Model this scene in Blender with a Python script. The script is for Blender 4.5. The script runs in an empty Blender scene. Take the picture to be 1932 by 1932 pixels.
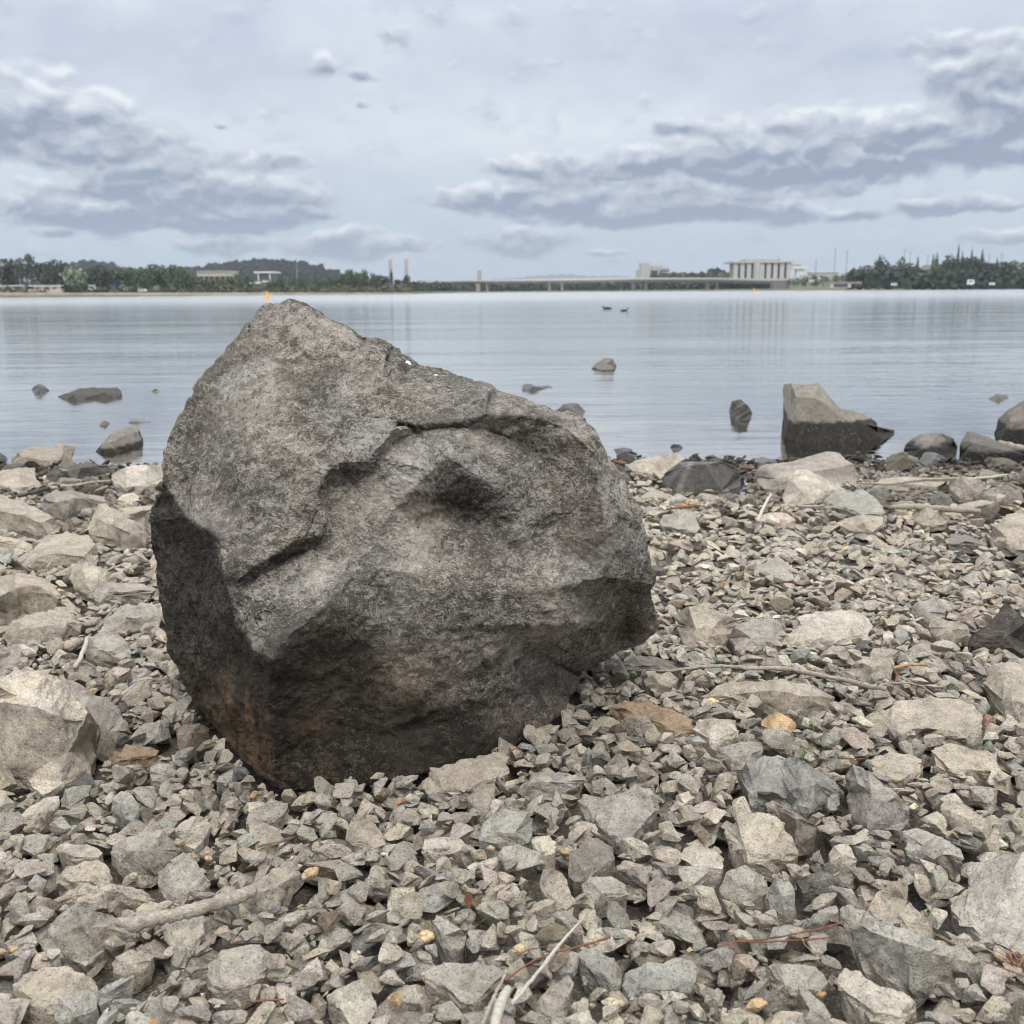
import bpy, bmesh, math, random
import numpy as np
from mathutils import Vector, Matrix, geometry

random.seed(7)
RNG = np.random.default_rng(7)
scene = bpy.context.scene
col = scene.collection

# ------------------------------------------------------------------ camera
FOV = math.radians(53.0)
FPX = 966.0 / math.tan(FOV / 2)          # focal length in units of a 1932 px wide picture
PITCH, ROLL = math.radians(12.13), math.radians(0.45)
CAM = np.array([0.0, 0.0, 1.0])
_f = np.array([0, math.cos(PITCH), -math.sin(PITCH)])
_r0 = np.array([1.0, 0, 0]); _u0 = np.array([0, math.sin(PITCH), math.cos(PITCH)])
_r = _r0 * math.cos(ROLL) - _u0 * math.sin(ROLL)
_u = _u0 * math.cos(ROLL) + _r0 * math.sin(ROLL)
cd = bpy.data.cameras.new('camera'); cam = bpy.data.objects.new('camera', cd); col.objects.link(cam)
cam.matrix_world = Matrix(((_r[0], _u[0], -_f[0], CAM[0]), (_r[1], _u[1], -_f[1], CAM[1]), (_r[2], _u[2], -_f[2], CAM[2]), (0, 0, 0, 1)))
cd.sensor_width = 36; cd.sensor_fit = 'HORIZONTAL'; cd.lens = 18 / math.tan(FOV / 2)
cd.clip_start = 0.05; cd.clip_end = 40000
cd.dof.use_dof = True; cd.dof.focus_distance = 2.0; cd.dof.aperture_fstop = 8
scene.camera = cam

def ray(x, y):
    d = _f + (x - 966) / FPX * _r + (966 - y) / FPX * _u
    return d
def project(p):
    d = np.asarray(p, float) - CAM
    w = d @ _f
    return 966 + FPX * (d @ _r) / w, 966 - FPX * (d @ _u) / w, w

# ------------------------------------------------------------------ view, sun
scene.view_settings.view_transform = 'Standard'; scene.view_settings.look = 'None'
scene.view_settings.exposure = 0.12; scene.view_settings.gamma = 1.0
scene.view_settings.use_curve_mapping = False
scene.render.engine = 'CYCLES'
scene.cycles.max_bounces = 6; scene.cycles.diffuse_bounces = 2; scene.cycles.glossy_bounces = 3
scene.cycles.adaptive_threshold = 0.02; scene.cycles.filter_width = 1.05; scene.cycles.volume_bounces = 0; scene.cycles.transparent_max_bounces = 8
SUN_EL, SUN_AZ = math.radians(58), math.radians(165)     # azimuth from +Y clockwise: behind the camera, a little right
sl = bpy.data.lights.new('sun', 'SUN'); sl.energy = 1.5; sl.angle = math.radians(12); sl.color = (1.0, 0.965, 0.91)
sun = bpy.data.objects.new('sun', sl); col.objects.link(sun)
sd = Vector((math.sin(SUN_AZ) * math.cos(SUN_EL), math.cos(SUN_AZ) * math.cos(SUN_EL), math.sin(SUN_EL)))
sun.rotation_euler = sd.to_track_quat('Z', 'Y').to_euler()

# ------------------------------------------------------------------ node helper
class NT:
    def __init__(s, tree): s.t = tree; s.n = tree.nodes; s.l = tree.links
    def new(s, kind, **kw):
        n = s.n.new(kind)
        for k, v in kw.items(): setattr(n, k, v)
        return n
    def put(s, sock, v):
        if v is None: return
        if isinstance(v, bpy.types.NodeSocket): s.l.new(v, sock)
        else: sock.default_value = v
    def m(s, op, a, b=None, c=None, clamp=False):
        n = s.new('ShaderNodeMath', operation=op); n.use_clamp = clamp
        for i, v in enumerate((a, b, c)): s.put(n.inputs[i], v)
        return n.outputs[0]
    def vm(s, op, a, b=None, out=0):
        n = s.new('ShaderNodeVectorMath', operation=op)
        s.put(n.inputs[0], a); s.put(n.inputs[1], b)
        return n.outputs[out]
    def noise(s, vec, scale, detail=4, rough=0.55, dist=0.0, lac=2.0, color=False):
        n = s.new('ShaderNodeTexNoise')
        s.put(n.inputs['Vector'], vec); n.inputs['Scale'].default_value = scale
        n.inputs['Detail'].default_value = detail; n.inputs['Roughness'].default_value = rough
        n.inputs['Distortion'].default_value = dist; n.inputs['Lacunarity'].default_value = lac
        return n.outputs['Color' if color else 'Fac']
    def step(s, v, a, b, lo=0.0, hi=1.0, smooth=True):
        n = s.new('ShaderNodeMapRange'); n.interpolation_type = 'SMOOTHSTEP' if smooth else 'LINEAR'
        s.put(n.inputs['Value'], v)
        for k, x in (('From Min', a), ('From Max', b), ('To Min', lo), ('To Max', hi)): s.put(n.inputs[k], x)
        return n.outputs[0]
    def mix(s, f, a, b, mode='MIX'):
        n = s.new('ShaderNodeMix', data_type='RGBA', blend_type=mode)
        s.put(n.inputs[0], f)
        for i, v in ((6, a), (7, b)):
            if isinstance(v, tuple) and len(v) == 3: v = v + (1.0,)
            s.put(n.inputs[i], v)
        return n.outputs[2]
    def xyz(s, x, y, z):
        n = s.new('ShaderNodeCombineXYZ'); s.put(n.inputs[0], x); s.put(n.inputs[1], y); s.put(n.inputs[2], z)
        return n.outputs[0]
    def sep(s, v):
        n = s.new('ShaderNodeSeparateXYZ'); s.put(n.inputs[0], v); return n.outputs

# ------------------------------------------------------------------ sky: Nishita seen through a broken cloud deck
world = bpy.data.worlds.new('World'); scene.world = world; world.use_nodes = True
w = NT(world.node_tree); w.n.clear()
wo = w.new('ShaderNodeOutputWorld'); bg = w.new('ShaderNodeBackground'); w.l.new(bg.outputs[0], wo.inputs[0])
sky = w.new('ShaderNodeTexSky', sky_type='NISHITA'); sky.sun_disc = False
sky.sun_elevation = SUN_EL; sky.sun_rotation = SUN_AZ; sky.air_density = 1.2; sky.dust_density = 2.0
dirv = w.vm('NORMALIZE', w.new('ShaderNodeTexCoord').outputs['Generated'])
dx, dy, dz = w.sep(dirv)
az = w.m('MULTIPLY', w.m('ARCTAN2', dx, dy), 57.2958)
el = w.m('MULTIPLY', w.m('ARCSINE', dz), 57.2958)
P = w.xyz(az, el, 0.0)
warp = w.vm('SCALE', w.vm('SUBTRACT', w.noise(P, 0.35, 3, 0.6, color=True), (0.5, 0.5, 0.5)), None)
warp.node.inputs['Scale'].default_value = 1.6
Pw = w.vm('ADD', P, w.vm('MULTIPLY', warp, (1.5, 0.7, 0.0)))
# (x, y, half width, height above, height below, weight) in picture units, turned into directions
CL = [(60,235,215,78,52,1),(235,295,170,62,40,1),(330,340,170,36,22,1),(350,372,260,38,50,.95),(500,372,130,45,28,.9),(60,392,115,22,16,.85),(180,410,150,26,28,.85),
      (515,308,66,20,16,.85),(440,300,46,26,20,.8),(640,458,110,28,30,.95),(420,462,95,20,18,.8),(105,442,40,9,8,.8),(770,462,80,16,12,.75),(430,412,170,22,26,.9),(560,400,90,10,10,.8),
      (1325,245,110,28,22,.9),(1560,262,160,48,36,1),(1740,258,180,55,48,1),(1900,250,150,55,52,1),(1880,160,150,60,66,1.05),(1800,92,100,30,16,.8),(1040,322,150,34,22,.95),
      (1230,310,170,36,34,1),(1450,305,260,48,48,1.05),(1640,312,140,34,28,.9),(1080,372,310,34,36,1),(1280,382,240,34,36,1.05),(1480,400,70,18,24,.9),(1180,408,190,24,20,1),
      (1540,362,90,20,12,.75),(1800,388,120,16,16,.78),(1620,405,66,12,12,.72),(980,462,120,28,24,.85),(1900,442,80,14,14,.75),
      (680,146,44,15,12,.48),(735,68,44,16,14,.34),(680,198,20,10,8,.45),(610,128,36,30,20,.38),(415,233,14,8,7,.4),(1120,479,34,6,6,.75),(1165,475,22,5,5,.7)]
M = T = None
for (cx, cy, hw, ht, hb, wt) in CL:
    d = ray(cx, cy); d = d / np.linalg.norm(d)
    a, e = math.degrees(math.atan2(d[0], d[1])), math.degrees(math.asin(d[2]))
    k = 57.2958 / FPX
    o = w.vm('SUBTRACT', Pw, (a, e, 0.0))
    ox, oy, _ = w.sep(o)
    up = w.m('DIVIDE', oy, ht * k * 1.35); dn = w.m('DIVIDE', oy, -hb * k * 1.35)
    yy = w.m('MAXIMUM', up, dn)
    r = w.m('POWER', w.m('ADD', w.m('POWER', w.m('ABSOLUTE', w.m('DIVIDE', ox, hw * k * 1.2)), 2.0), w.m('MULTIPLY', yy, yy)), 0.5)
    g = w.m('MULTIPLY', w.m('SUBTRACT', 1.0, r, clamp=True), float(wt))
    t = w.m('MULTIPLY', g, up)
    if M is None: M, T, S = g, t, g
    else: M = w.m('SMOOTH_MAX', M, g, 0.12); T = w.m('ADD', T, t); S = w.m('ADD', S, g)
T = w.m('DIVIDE', T, w.m('ADD', S, 0.05))
# other quarters of the sky carry the same kind of cumulus
away = w.m('MULTIPLY', w.step(w.m('ABSOLUTE', az), 29.0, 40.0), w.step(el, 2.0, 7.0))
gen = w.m('MULTIPLY', w.step(w.noise(w.vm('MULTIPLY', P, (0.05, 0.13, 0.1)), 1.0, 3, 0.5), 0.48, 0.7), away)
M = w.m('MAXIMUM', M, gen)
NS = (0.42, 0.72, 0.4)
def puffs(v):
    """cauliflower heaps: rounded cells of two sizes over a broad noise"""
    n = w.noise(w.vm('MULTIPLY', v, NS), 1.0, 6, 0.52); tot = w.m('MULTIPLY', n, 0.72)
    for sc_v, k in (((0.36, 0.66, 0.3), 0.36), ((1.0, 1.7, 0.3), 0.18)):
        vo = w.new('ShaderNodeTexVoronoi', feature='F1'); vo.inputs['Scale'].default_value = 1.0
        w.l.new(w.vm('MULTIPLY', v, sc_v), vo.inputs['Vector']); tot = w.m('ADD', tot, w.m('MULTIPLY', w.m('SUBTRACT', 0.60, vo.outputs['Distance']), k))
    return w.m('ADD', tot, 0.11)
n1 = puffs(Pw)
n2 = puffs(w.vm('ADD', Pw, (-0.12, 0.42, 0.0)))
n3 = w.noise(w.vm('MULTIPLY', w.vm('ADD', Pw, (0.0, 0.2, 0.0)), (0.9, 1.6, 1.0)), 1.0, 6, 0.6)
Fd = w.m('ADD', w.m('MULTIPLY', M, 1.15), w.m('ADD', w.m('MULTIPLY', w.m('SUBTRACT', n1, 0.5), 0.85), w.m('MULTIPLY', w.m('SUBTRACT', n3, 0.5), 0.20)))
alpha = w.step(Fd, 0.10, 0.44)
lit = w.m('ADD', w.m('ADD', 0.34, w.m('MULTIPLY', T, 0.85)), w.m('ADD', w.m('MULTIPLY', w.m('SUBTRACT', n1, n2), 1.9), w.m('MULTIPLY', w.m('SUBTRACT', 0.5, n3), 0.5)))
thick = w.step(Fd, 0.25, 0.9)
lit = w.m('SUBTRACT', lit, w.m('MULTIPLY', thick, 0.22), clamp=True)
cumulus = w.mix(lit, (0.240, 0.298, 0.412), (0.850, 0.880, 0.920))
# the high thin layer
hz = w.noise(w.vm('MULTIPLY', P, (0.05, 0.16, 0.1)), 1.0, 5, 0.5, 0.6)
hz2 = w.noise(w.vm('MULTIPLY', P, (0.35, 0.5, 0.1)), 1.0, 4, 0.5)
hl = w.m('ADD', w.m('MULTIPLY', w.m('SUBTRACT', hz, 0.5), 2.0), w.m('ADD', 0.42, w.m('MULTIPLY', w.m('SUBTRACT', hz2, 0.5), 0.7)))
band = w.m('MULTIPLY', w.step(el, 3.5, 8.5), w.step(el, 11.5, 8.0, 0, 1))
hl = w.m('ADD', hl, w.m('MULTIPLY', band, 0.36), clamp=True)
high = w.mix(hl, (0.490, 0.548, 0.685), (0.750, 0.795, 0.855))
low = w.mix(w.step(el, -1.0, 9.0), (0.50, 0.635, 0.735), high)
nish = w.vm('SCALE', sky.outputs[0]); nish.node.inputs['Scale'].default_value = 0.10
deck = w.mix(0.94, nish, low)
skyc = w.mix(w.m('MULTIPLY', alpha, 0.93), deck, cumulus)
# an overcast sky is brighter overhead than at its rim
gain = w.m('ADD', 1.0, w.m('MULTIPLY', w.m('POWER', w.m('MAXIMUM', w.m('SINE', w.m('MULTIPLY', w.m('MAXIMUM', w.m('SUBTRACT', el, 13.0), 0.0), 0.0174533 * 90 / 77)), 0.0), 1.0), 2.5))
skyc = w.mix(w.step(el, 16.0, 45.0), skyc, w.mix(1.0, skyc, (1.06, 1.0, 0.90), 'MULTIPLY'))
skyc2 = w.vm('SCALE', skyc); w.l.new(gain, skyc2.node.inputs['Scale'])
w.l.new(skyc2, bg.inputs[0]); bg.inputs[1].default_value = 1.0
world.cycles.sampling_method = 'MANUAL'; world.cycles.sample_map_resolution = 512
# ------------------------------------------------------------------ ground shape
SHORE = 6.0
def shore(x): return SHORE + 0.10 * np.sin(x * 1.3 + 0.6) + 0.06 * np.sin(x * 3.1)
def gz(x, y):
    """height of the beach bed; the lake surface is z = 0"""
    x = np.asarray(x, float); y = np.asarray(y, float)
    s = shore(x) - y
    z = np.where(s > 0, 0.028 * s, 0.07 * s)
    return np.maximum(z, -1.5)
def ground_hit(x, y):
    d = ray(x, y); t = 1.0
    for _ in range(12):
        p = CAM + d * t; g = float(gz(p[0], p[1]))
        if d[2] >= -1e-4: return CAM + d * 300
        t = (g - CAM[2]) / d[2]
    return CAM + d * t

# ------------------------------------------------------------------ numpy noise and mesh tools
_perm = np.random.default_rng(3).permutation(256); _perm = np.concatenate([_perm, _perm, _perm])
_grad = np.random.default_rng(4).normal(size=(256, 3)); _grad /= np.linalg.norm(_grad, axis=1)[:, None]
def perlin(p):
    i = np.floor(p).astype(int); f = p - i; i &= 255
    u = f * f * f * (f * (f * 6 - 15) + 10)
    out = 0
    for a in (0, 1):
        for b in (0, 1):
            for c in (0, 1):
                h = _perm[_perm[_perm[i[:, 0] + a] + i[:, 1] + b] + i[:, 2] + c]
                g = _grad[h]; d = f - np.array([a, b, c])
                wgt = (u[:, 0] if a else 1 - u[:, 0]) * (u[:, 1] if b else 1 - u[:, 1]) * (u[:, 2] if c else 1 - u[:, 2])
                out = out + wgt * np.einsum('ij,ij->i', g, d)
    return out * 1.5
def fbm(p, octs=4, gain=0.5, ridged=False):
    s = 0; a = 1.0
    for o in range(octs):
        n = perlin(p * 2.03 ** o + 17.3 * o)
        if ridged: n = 0.5 - np.abs(n) * 1.6
        s = s + a * n; a *= gain
    return s
def subdiv(V, F):
    E = np.sort(np.concatenate([F[:, [0, 1]], F[:, [1, 2]], F[:, [2, 0]]]), axis=1)
    key = E[:, 0].astype(np.int64) * (len(V) + 1) + E[:, 1]
    uq, idx, inv = np.unique(key, return_index=True, return_inverse=True)
    mid = (V[E[idx, 0]] + V[E[idx, 1]]) / 2
    n = len(F); m = len(V) + inv.reshape(-1)
    a, b, c = m[:n], m[n:2 * n], m[2 * n:]
    NF = np.concatenate([np.stack([F[:, 0], a, c], 1), np.stack([F[:, 1], b, a], 1), np.stack([F[:, 2], c, b], 1), np.stack([a, b, c], 1)])
    return np.concatenate([V, mid]), NF
def relax(V, F, it=1, k=0.5, w=None):
    E = np.concatenate([F[:, [0, 1]], F[:, [1, 2]], F[:, [2, 0]]]); E = np.concatenate([E, E[:, ::-1]])
    cnt = np.bincount(E[:, 0], minlength=len(V)).astype(float); cnt[cnt == 0] = 1
    for _ in range(it):
        A = np.stack([np.bincount(E[:, 0], V[E[:, 1], i], minlength=len(V)) for i in range(3)], 1) / cnt[:, None]
        V = V + (A - V) * (k if w is None else k * w[:, None])
    return V
def normals(V, F):
    n = np.cross(V[F[:, 1]] - V[F[:, 0]], V[F[:, 2]] - V[F[:, 0]])
    N = np.stack([np.bincount(F.reshape(-1), np.repeat(n[:, i], 3), minlength=len(V)) for i in range(3)], 1)
    return N / (np.linalg.norm(N, axis=1)[:, None] + 1e-12)
def volume(V, F): return float(np.einsum('ij,ij->i', V[F[:, 0]], np.cross(V[F[:, 1]], V[F[:, 2]])).sum())
def mesh_data(name, V, F, mat, smooth=False, tint=None, attrs=None, sharp=0):
    me = bpy.data.meshes.new(name)
    V = np.ascontiguousarray(V, np.float32); F = np.ascontiguousarray(F, np.int32)
    k = F.shape[1]
    me.vertices.add(len(V)); me.vertices.foreach_set('co', V.reshape(-1))
    me.loops.add(F.size); me.loops.foreach_set('vertex_index', F.reshape(-1))
    me.polygons.add(len(F)); me.polygons.foreach_set('loop_start', np.arange(0, F.size, k, dtype=np.int32))
    me.polygons.foreach_set('use_smooth', np.full(len(F), smooth, dtype=bool))
    me.update(calc_edges=True)
    if tint is not None:
        at = me.attributes.new('tint', 'FLOAT_COLOR', 'POINT')
        c = np.ones((len(V), 4), np.float32); c[:, :3] = tint
        at.data.foreach_set('color', c.reshape(-1))
    for k2, v in (attrs or {}).items():
        at = me.attributes.new(k2, 'FLOAT', 'POINT'); at.data.foreach_set('value', np.ascontiguousarray(v, np.float32))
    if smooth and sharp: me.set_sharp_from_angle(angle=sharp)
    me.materials.append(mat)
    return me
def link(name, me, parent=None, loc=None):
    o = bpy.data.objects.new(name, me); col.objects.link(o)
    if parent is not None: o.parent = parent
    if loc is not None: o.location = loc
    return o
def tag(o, label=None, cat=None, group=None, kind=None):
    if label: o['label'] = label
    if cat: o['category'] = cat
    if group: o['group'] = group
    if kind: o['kind'] = kind
    return o
class MB:
    """collects simple solids and links them as one mesh"""
    def __init__(s): s.v = []; s.f = []
    def box(s, x0, x1, y0, y1, z0, z1):
        b = len(s.v)
        s.v += [(x, y, z) for z in (z0, z1) for (x, y) in ((x0, y0), (x1, y0), (x1, y1), (x0, y1))]
        s.f += [tuple(b + i for i in q) for q in ((3, 2, 1, 0), (4, 5, 6, 7), (0, 1, 5, 4), (1, 2, 6, 5), (2, 3, 7, 6), (3, 0, 4, 7))]
        return s
    def prism(s, poly, y0, y1):
        b = len(s.v); n = len(poly)
        s.v += [(x, y0, z) for x, z in poly] + [(x, y1, z) for x, z in poly]
        s.f += [tuple(b + i for i in range(n)), tuple(b + n + i for i in reversed(range(n)))]
        s.f += [(b + (i + 1) % n, b + i, b + n + i, b + n + (i + 1) % n) for i in range(n)]
        return s
    def tube(s, pts, rad, seg=8, rough=0.0, seed=0):
        pts = [Vector(p) for p in pts]; b = len(s.v); rr = random.Random(seed)
        for i, p in enumerate(pts):
            t = (pts[min(i + 1, len(pts) - 1)] - pts[max(i - 1, 0)]).normalized()
            a = t.orthogonal().normalized() if i == 0 else (a - t * a.dot(t)).normalized()
            c = t.cross(a); r = rad[i] if isinstance(rad, (list, tuple)) else rad
            for k in range(seg):
                q = 2 * math.pi * k / seg; k2 = 1 + rr.uniform(-rough, rough)
                s.v.append(tuple(p + (a * math.cos(q) + c * math.sin(q)) * r * k2))
        for i in range(len(pts) - 1):
            for k in range(seg):
                k2 = (k + 1) % seg
                s.f.append((b + i * seg + k, b + i * seg + k2, b + (i + 1) * seg + k2, b + (i + 1) * seg + k))
        s.f += [tuple(b + k for k in reversed(range(seg))), tuple(b + (len(pts) - 1) * seg + k for k in range(seg))]
        return s
    def quad(s, *p): b = len(s.v); s.v += [tuple(q) for q in p]; s.f.append(tuple(range(b, b + len(p)))); return s
    def build(s, name, mat, parent=None, smooth=False, loc=None):
        me = bpy.data.meshes.new(name); me.from_pydata(s.v, [], s.f); me.materials.append(mat)
        if smooth: me.polygons.foreach_set('use_smooth', [True] * len(me.polygons))
        me.update(); return link(name, me, parent, loc)
def empty(name, loc):
    o = bpy.data.objects.new(name, None); col.objects.link(o); o.location = loc; o.empty_display_size = 0.1; return o

# ------------------------------------------------------------------ materials
def mat(name):
    m = bpy.data.materials.new(name); m.use_nodes = True
    t = NT(m.node_tree); t.bsdf = m.node_tree.nodes['Principled BSDF']; return m, t
def plain(name, c, rough=0.8, var=0.12, scale=1.0, spec=0.3):
    m, t = mat(name); pos = t.new('ShaderNodeNewGeometry').outputs['Position']
    n = t.noise(pos, scale, 4, 0.6)
    t.l.new(t.mix(t.step(n, 0.3, 0.7), tuple(x * (1 - var) for x in c), tuple(min(1, x * (1 + var)) for x in c)), t.bsdf.inputs['Base Color'])
    t.bsdf.inputs['Roughness'].default_value = rough; t.bsdf.inputs['Specular IOR Level'].default_value = spec
    return m

def stone_material():
    m, t = mat('stone')
    pos = t.new('ShaderNodeNewGeometry').outputs['Position']
    at = t.new('ShaderNodeAttribute', attribute_name='tint').outputs['Color']
    oc = t.new('ShaderNodeObjectInfo').outputs['Color']
    base = t.mix(1.0, at, oc, 'MULTIPLY')
    a = t.noise(pos, 16, 5, 0.6, 0.6); b = t.noise(pos, 75, 5, 0.65); c = t.noise(pos, 380, 3, 0.6); s = t.noise(t.vm('MULTIPLY', pos, (1, 1, 3)), 150, 3, 0.7, 1.0)
    v = t.m('ADD', t.m('MULTIPLY', t.m('SUBTRACT', a, 0.5), 0.75), t.m('ADD', t.m('MULTIPLY', t.m('SUBTRACT', b, 0.5), 0.95), t.m('MULTIPLY', t.m('SUBTRACT', c, 0.5), 0.95)))
    f = t.m('ADD', 1.06, t.m('MULTIPLY', v, 1.45))
    k = t.vm('SCALE', base); t.l.new(f, k.node.inputs['Scale'])
    dust = t.step(t.noise(pos, 28, 4, 0.6), 0.46, 0.66)
    k = t.mix(t.m('MULTIPLY', dust, 0.32), k, t.mix(1.0, base, (1.35, 1.22, 1.05), 'MULTIPLY'))
    blot = t.m('MULTIPLY', t.step(t.noise(pos, 24, 5, 0.68, 0.8), 0.50, 0.64), 0.42)
    k = t.mix(blot, k, t.mix(1.0, k, (0.52, 0.50, 0.47), 'MULTIPLY'))
    pit = t.step(t.noise(pos, 210, 2, 0.5), 0.33, 0.40)
    k = t.mix(t.m('MULTIPLY', t.m('SUBTRACT', 1.0, pit), 0.55), k, (0.07, 0.065, 0.06))
    vein = t.step(t.m('ABSOLUTE', t.m('SUBTRACT', t.noise(pos, 9, 3, 0.5, 1.5), 0.5)), 0.0, 0.008)
    k = t.mix(t.m('MULTIPLY', t.m('SUBTRACT', 1.0, vein), 0.25), k, (0.5, 0.48, 0.44))
    t.l.new(k, t.bsdf.inputs['Base Color']); t.bsdf.inputs['Roughness'].default_value = 0.86
    t.bsdf.inputs['Specular IOR Level'].default_value = 0.25
    h = t.m('ADD', t.m('MULTIPLY', b, 1.0), t.m('ADD', t.m('MULTIPLY', c, 0.35), t.m('ADD', t.m('MULTIPLY', s, 0.35), t.m('MULTIPLY', a, 1.4))))
    bp = t.new('ShaderNodeBump'); bp.inputs['Strength'].default_value = 1.0; bp.inputs['Distance'].default_value = 0.008
    t.l.new(h, bp.inputs['Height']); t.l.new(bp.outputs[0], t.bsdf.inputs['Normal'])
    return m
STONE = stone_material()
def wet_stone_material():
    m = STONE.copy(); m.name = 'wet_stone'; b = m.node_tree.nodes['Principled BSDF']
    b.inputs['Roughness'].default_value = 0.42; b.inputs['Specular IOR Level'].default_value = 0.45
    return m
WET = wet_stone_material()

def boulder_material():
    m, t = mat('boulder_rock')
    pos = t.new('ShaderNodeNewGeometry').outputs['Position']
    A = lambda n: t.new('ShaderNodeAttribute', attribute_name=n).outputs['Fac']
    dark, rust, pale, ochre = A('dark'), A('rust'), A('pale'), A('leftface')
    # crusty weathered skin: short pale flakes over a darker ground
    wp = t.vm('ADD', pos, t.vm('SCALE', t.noise(pos, 30, 3, 0.6, color=True))); wp.node.inputs[1]
    sc = [n for n in t.n if n.type == 'VECT_MATH' and n.operation == 'SCALE'][-1]; sc.inputs['Scale'].default_value = 0.03
    n0 = t.noise(wp, 5, 5, 0.6); n1 = t.noise(wp, 38, 6, 0.68, 0.8); n2 = t.noise(t.vm('MULTIPLY', wp, (1, 1, 1.7)), 95, 6, 0.72, 1.6); n3 = t.noise(pos, 520, 3, 0.65)
    sp = t.m('ADD', t.m('MULTIPLY', t.m('SUBTRACT', n1, 0.5), 1.2), t.m('ADD', t.m('MULTIPLY', t.m('SUBTRACT', n2, 0.5), 2.0), t.m('MULTIPLY', t.m('SUBTRACT', n3, 0.5), 0.9)))
    rg = t.step(t.noise(pos, 4.2, 3, 0.55), 0.34, 0.60, 0.45, 1.15); sp = t.m('MULTIPLY', sp, rg)
    flake = t.step(t.m('ADD', t.m('ADD', sp, t.m('MULTIPLY', t.m('SUBTRACT', n0, 0.5), 0.7)), t.m('MULTIPLY', pale, 0.22)), -0.20, 0.34)
    ground = t.mix(t.step(t.noise(pos, 7, 4, 0.6), 0.35, 0.65), (0.112, 0.101, 0.086), (0.150, 0.127, 0.100))
    skin = t.mix(t.step(n0, 0.35, 0.65), (0.51, 0.47, 0.405), (0.58, 0.52, 0.44))
    c = t.mix(flake, ground, skin)
    c = t.mix(t.m('MULTIPLY', pale, 0.46), c, t.mix(t.step(sp, -0.25, 0.3), (0.24, 0.23, 0.21), (0.72, 0.69, 0.62)))  # ledge and ridge highlights mixed into the skin colour
    # broad cool and warm patches
    c = t.mix(t.m('MULTIPLY', t.step(t.noise(pos, 3.2, 3, 0.5), 0.5, 0.64), 0.5), c, t.mix(1.0, c, (0.68, 0.72, 0.80), 'MULTIPLY'))
    # black water stain, painted nose-facet shade and rust, broken up by noise
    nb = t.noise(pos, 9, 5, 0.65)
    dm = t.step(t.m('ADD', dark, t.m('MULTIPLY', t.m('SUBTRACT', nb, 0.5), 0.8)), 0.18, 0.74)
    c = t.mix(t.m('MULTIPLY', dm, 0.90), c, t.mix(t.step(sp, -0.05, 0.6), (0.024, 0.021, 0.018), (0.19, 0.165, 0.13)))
    c = t.mix(t.m('MULTIPLY', t.step(t.m('ADD', ochre, t.m('MULTIPLY', t.m('SUBTRACT', n0, 0.5), 0.8)), 0.2, 0.9), 0.85), c, t.mix(1.0, c, (0.96, 0.86, 0.74), 'MULTIPLY'))
    st = t.noise(t.vm('MULTIPLY', pos, (26, 26, 5)), 1.0, 5, 0.65, 0.5)
    rm = t.step(t.m('ADD', rust, t.m('MULTIPLY', t.m('SUBTRACT', st, 0.5), 1.1)), 0.35, 0.9)
    c = t.mix(t.m('MULTIPLY', rm, 0.58), c, t.mix(t.step(st, 0.35, 0.65), (0.055, 0.036, 0.024), (0.24, 0.145, 0.075)))
    # cracks
    ck = t.m('ABSOLUTE', t.m('SUBTRACT', t.noise(t.vm('MULTIPLY', pos, (1, 1, 1.6)), 3.6, 4, 0.55, 1.1), 0.5))
    gate = t.step(t.noise(pos, 4.5, 2, 0.5), 0.52, 0.6)
    crack = t.m('MULTIPLY', t.m('SUBTRACT', 1.0, t.step(ck, 0.0012, 0.006)), gate)
    c = t.mix(t.m('MULTIPLY', crack, 0.8), c, (0.02, 0.018, 0.016))
    pit = t.m('SUBTRACT', 1.0, t.step(t.noise(pos, 95, 3, 0.6), 0.27, 0.34))
    c = t.mix(t.m('MULTIPLY', pit, 0.8), c, (0.02, 0.02, 0.02))
    t.l.new(c, t.bsdf.inputs['Base Color'])
    t.l.new(t.m('SUBTRACT', 0.92, t.m('MULTIPLY', dm, 0.25)), t.bsdf.inputs['Roughness'])
    t.bsdf.inputs['Specular IOR Level'].default_value = 0.22
    sp = t.m('MULTIPLY', sp, 1.0)
    h = t.m('ADD', t.m('MULTIPLY', sp, 1.0), t.m('ADD', t.m('MULTIPLY', n0, 2.5), t.m('ADD', t.m('MULTIPLY', crack, -2.2), t.m('MULTIPLY', pit, -1.0))))
    bp = t.new('ShaderNodeBump'); bp.inputs['Strength'].default_value = 0.9; bp.inputs['Distance'].default_value = 0.006
    t.l.new(h, bp.inputs['Height']); t.l.new(bp.outputs[0], t.bsdf.inputs['Normal'])
    return m
BOULDER = boulder_material()

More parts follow.
